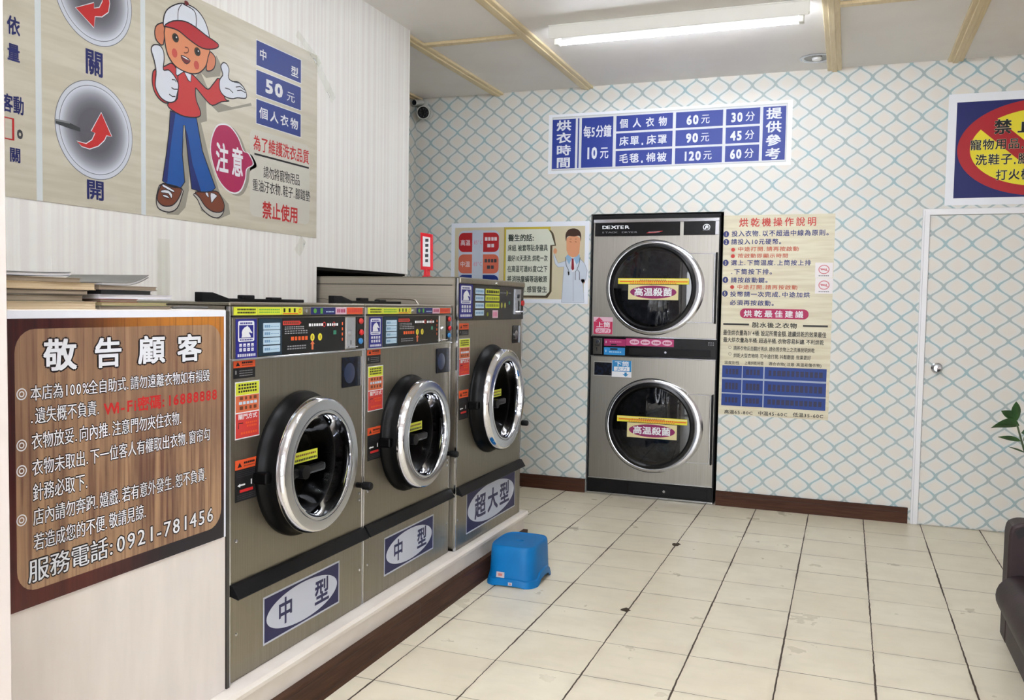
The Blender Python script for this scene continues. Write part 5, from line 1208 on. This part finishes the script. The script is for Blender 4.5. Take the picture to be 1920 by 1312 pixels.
# blue plastic stool
def stool():
    t = thing('step_stool', 'low blue plastic stool on the floor against the plinth', 'stool', (-1.437, 3.925, 0), math.radians(1))
    BP = mk_plain('blue plastic', (2, 108, 172), (2, 100, 162), .45, (1, 1, 1), 6, .25)
    H = .186; hw, hd = .128, .160
    def outline(sx, sy, n=56, e=4.2):
        return [(sx*math.copysign(abs(math.cos(a))**(2/e), math.cos(a)), sy*math.copysign(abs(math.sin(a))**(2/e), math.sin(a))) for a in (2*math.pi*k/n for k in range(n))]
    n = 56; mb = MB(); vs = []; fs = []
    prof = [(1.02, 0.0), (1.02, .008), (.985, .030), (.945, .034), (.93, .06), (.895, H-.022), (.88, H-.008), (.85, H-.001), (.82, H), (.80, H-.003)]
    inner = [(.98, 0.0), (.90, .06), (.86, H-.02), (.84, H-.008)]
    def ringv(s, z):
        o = outline(hw*s, hd*s, n); out = []
        for k, (x, y) in enumerate(o):
            zz = z; a = 2*math.pi*k/n
            if z < .035:                    # arches cut between the four feet
                fx = max(0, 1-abs(y)/(hd*.55)) if abs(x) > hw*.8*s else 0
                fy = max(0, 1-abs(x)/(hw*.60)) if abs(y) > hd*.8*s else 0
                zz = z+max(.030*(1-(1-min(1, fx*1.8))**2), .006*min(1, fy*3))
            out.append((x, y, zz))
        return out
    rings = [ringv(s, z) for s, z in prof]
    for r in rings: vs += r
    for i in range(len(prof)-1):
        for k in range(n): fs.append((i*n+k, i*n+(k+1) % n, (i+1)*n+(k+1) % n, (i+1)*n+k))
    o = len(vs)
    for s, z in inner: vs += ringv(s, z)
    for i in range(len(inner)-1):
        for k in range(n): fs.append((o+i*n+(k+1) % n, o+i*n+k, o+(i+1)*n+k, o+(i+1)*n+(k+1) % n))
    for k in range(n): fs.append(((k+1) % n, k, o+k, o+(k+1) % n))
    mb.add(vs, fs, BP, True); mb.build('stool_body', t)
    # top with an oval finger hole
    mb = MB(); vs = []; fs = []
    rs = [[(x, y, H-.003) for x, y in outline(hw*.80, hd*.80, n)], [(x, y, H-.0035) for x, y in outline(hw*.45, hd*.45, n, 3)], [(.020*math.cos(2*math.pi*k/n), .014*math.sin(2*math.pi*k/n), H-.004) for k in range(n)], [(.018*math.cos(2*math.pi*k/n), .012*math.sin(2*math.pi*k/n), H-.014) for k in range(n)]]
    for r in rs: vs += r
    for i in range(3):
        for k in range(n): fs.append((i*n+k, i*n+(k+1) % n, (i+1)*n+(k+1) % n, (i+1)*n+k))
    mb.add(vs, fs, BP, True); mb.build('stool_top', t)
    for (x, z, w_, h_, mt_) in ((-.062, .040, .040, .026, ink('label grey', (196, 186, 190))), (.0, .010, .020, .014, ink('label pale', (200, 200, 206)))):
        R = MB(); R.flat = True; hi = z > .03; y = -hd*(.955 if hi else 1.012)
        R.add([(x, y-.002, z), (x+w_, y-.002, z), (x+w_, y+.001*hi, z+h_), (x, y+.001, z+h_)], [(0, 1, 2, 3)], mt_)
        R.add([(x+w_*.25, y-.0028, z+h_*.3), (x+w_*.75, y-.0028, z+h_*.3), (x+w_*.75, y-.001, z+h_*.75), (x+w_*.25, y-.001, z+h_*.75)], [(0, 1, 2, 3)], ink('label red', (200, 120, 112)))
        R.build('price_label', t, label='small white label near the foot')
stool()

# brown leather sofa entering on the right
def sofa():
    LT = mat('dark leather', (80, 66, 68), .5, 0, .3); g = N(LT); nz = g.noise(g.coords(), 60, 3); g.bump(nz, .15, .003)
    g.base(g.mix(g.step(g.noise(g.coords(), 7, 3), .35, .7), lin((50, 36, 39)), lin((40, 28, 31))))
    t = thing('sofa', 'dark brown leather sofa entering at the right edge', 'sofa', (.62, 3.05, 0))
    L0, L1 = -.95, .80                       # along y
    MB().box(.0, .82, L0, L1, .02, .165, LT, .015, 2).build('base', t)
    rr = lambda cx, cz, r, a0, a1, n=10: [(cx+r*math.cos(math.radians(a0+(a1-a0)*k/n)), cz+r*math.sin(math.radians(a0+(a1-a0)*k/n))) for k in range(n+1)]
    seat = rr(.045, .215, .085, 270, 90)[::-1] if False else [(.60, .13)]+[(.045-.085*math.sin(math.radians(180*k/12)), .215-.085*math.cos(math.radians(180*k/12))) for k in range(13)]+[(.60, .30)]
    for a, b in ((L0+.02, -.085), (-.075, L1-.005)):
        mb = MB(); mb.prism(seat, 'y', a, b, LT, 0, False); mb.s = [len(f) == 4 for f in mb.f]; mb.build('seat_cushion', t)
    arm = lambda: [(-.0, .02), (.80, .02), (.80, .46), (.76, .50), (.04, .505), (.008, .49), (.0, .46)]
    for y0, y1 in ((L1-.0, L1+.125), (L0-.125, L0)):
        mb = MB(); mb.prism(arm(), 'y', y0, y1, LT, .012, False); mb.build('armrest', t)
    MB().box(.58, .82, L0, L1, .16, .68, LT, .05, 3).build('backrest', t)
    for x in (.06, .76):
        for y in (L0+.0, L1+.06): MB().cyl((x, y, 0), .02, 0, .024, BLK, 'z', 12).build('foot', t)
    p = MB(); p.prism([(.02, .0), (.03, .045), (.07, .05), (.085, .015), (.075, -.01), (.05, .012), (.04, -.012)], 'x', 0, .0, BLK) if False else None
    pts = [(.018, .470), (.030, .440), (.050, .455), (.062, .425), (.085, .420), (.110, .440), (.120, .470), (.070, .492), (.040, .488)]
    pr = Print(d=-(L1-.0012)); pr.poly(pts, mat('worn leather patch', (24, 20, 22), .7), 0); pr.build('worn_patch', t, label='black worn patch on the arm')
sofa()

# potted plant behind the sofa
def plant():
    bx, by = 1.02, 4.85; R = random.Random(11)
    t = thing('potted_plant', 'green leafy potted plant behind the sofa at the right edge', 'plant', (bx, by, 0))
    MB().lathe([(.0001, .0), (.10, .0), (.13, .20), (.14, .22), (.14, .25), (.125, .25), (.12, .22), (.0001, .22)], (0, 0, 0), mat('white pot', (214, 210, 204), .4), 32, 'z').build('pot', t)
    MB().lathe([(.0001, .228), (.119, .222)], (0, 0, 0), mat('soil', (60, 44, 32), .9), 24, 'z').build('soil', t)
    SG = mat('stem green', (66, 82, 50), .5); LG = mat('leaf green', (44, 78, 40), .34); g = N(LG); g.base(g.mix(g.step(g.noise(g.coords(), 12, 3), .35, .7), lin((36, 66, 34)), lin((56, 92, 46))))
    def leaf(base, d, L, W, droop=.25, roll=0):
        d = Vector(d).normalized(); s = d.cross(Vector((0, 0, 1))).normalized(); s = Matrix.Rotation(math.radians(roll), 3, d) @ s; up = s.cross(d); mb = MB(); n = 9; vs = []; fs = []
        for i in range(n+1):
            q = i/n; w_ = W*math.sin(math.pi*min(1, q**.8*.97+.02)); c = Vector(base)+d*L*q-Vector((0, 0, 1))*droop*L*q*q
            for k in (-1, -.5, 0, .5, 1): vs.append(c+s*w_*k*.5+up*abs(k)*w_*.12)
        for i in range(n):
            for k in range(4): fs.append((5*i+k, 5*i+k+1, 5*i+6+k, 5*i+5+k))
        lo = len(vs); vs += [Vector(v)-up*.0012 for v in vs]; fs += [tuple(lo+i for i in f[::-1]) for f in list(fs)]
        mb.flat = True; mb.add(vs, fs, LG, True); mb.build('leaf', t)
    stems = [((0, 0, .22), (-.10, -.02, .45), (-.20, -.03, .66), (-.235, -.03, .78)), ((0, 0, .22), (.03, .03, .5), (.06, .02, .8), (.05, 0, 1.0)), ((0, 0, .22), (.1, -.02, .45), (.2, .0, .7)), ((0, 0, .22), (-.03, -.06, .5), (-.02, -.08, .72), (.0, -.1, .93))]
    for k, s in enumerate(stems):
        MB().tube([p for p in s], [.008, .007, .005, .004][:len(s)], SG, 8).build('stem', t)
    for a in (((-.215, -.03, .70), (-1, -.1, .28), .105, .030, .12), ((-.225, -.03, .775), (-1, .1, .30), .125, .066, .45), ((-.235, -.03, .80), (-.85, -.1, .75), .095, .052, .2),
              ((-.195, -.03, .645), (-.9, -.2, .42), .085, .010, .1), ((-.235, -.03, .80), (-.1, -.2, 1), .12, .05, .2), ((-.215, -.03, .74), (.8, -.4, .3), .12, .05, .4), ((-.205, -.03, .70), (.3, -.5, .9), .10, .05, .3)):
        leaf(*a, roll=55)
    for k in range(22):
        s = stems[1+k % 3]; q = s[-1]; a = R.uniform(0, 2*math.pi); b_ = Vector(s[-2]).lerp(Vector(q), R.random())
        dx = math.cos(a)
        if dx < 0: dx *= .4
        leaf(b_, (dx, math.sin(a), R.uniform(-.1, .9)), R.uniform(.10, .15), R.uniform(.045, .06), .35, R.uniform(0, 60))
plant()
# stains on the floor
b = Print(); 
def stain(x, y, r, sd):
    R = random.Random(sd); n = 14; mb = MB(); c = ink('floor dirt', (74, 62, 46), .8)
    vs = [(x+r*R.uniform(.6, 1.1)*math.cos(2*math.pi*k/n), y+r*1.5*R.uniform(.6, 1.1)*math.sin(2*math.pi*k/n), .0006) for k in range(n)]
    mb.flat = True; mb.add(vs, [tuple(range(n))], c); return mb
for x, y, r, sd, lb in ((-.844, 4.83, .028, 1, 'small dark stain on a tile joint in front of the dryer'), (-.856, 3.69, .022, 2, 'small dark chip stain on a tile joint nearer the stool')):
    stain(x, y, r, sd).build('floor_stain', label=lb, cat='stain')
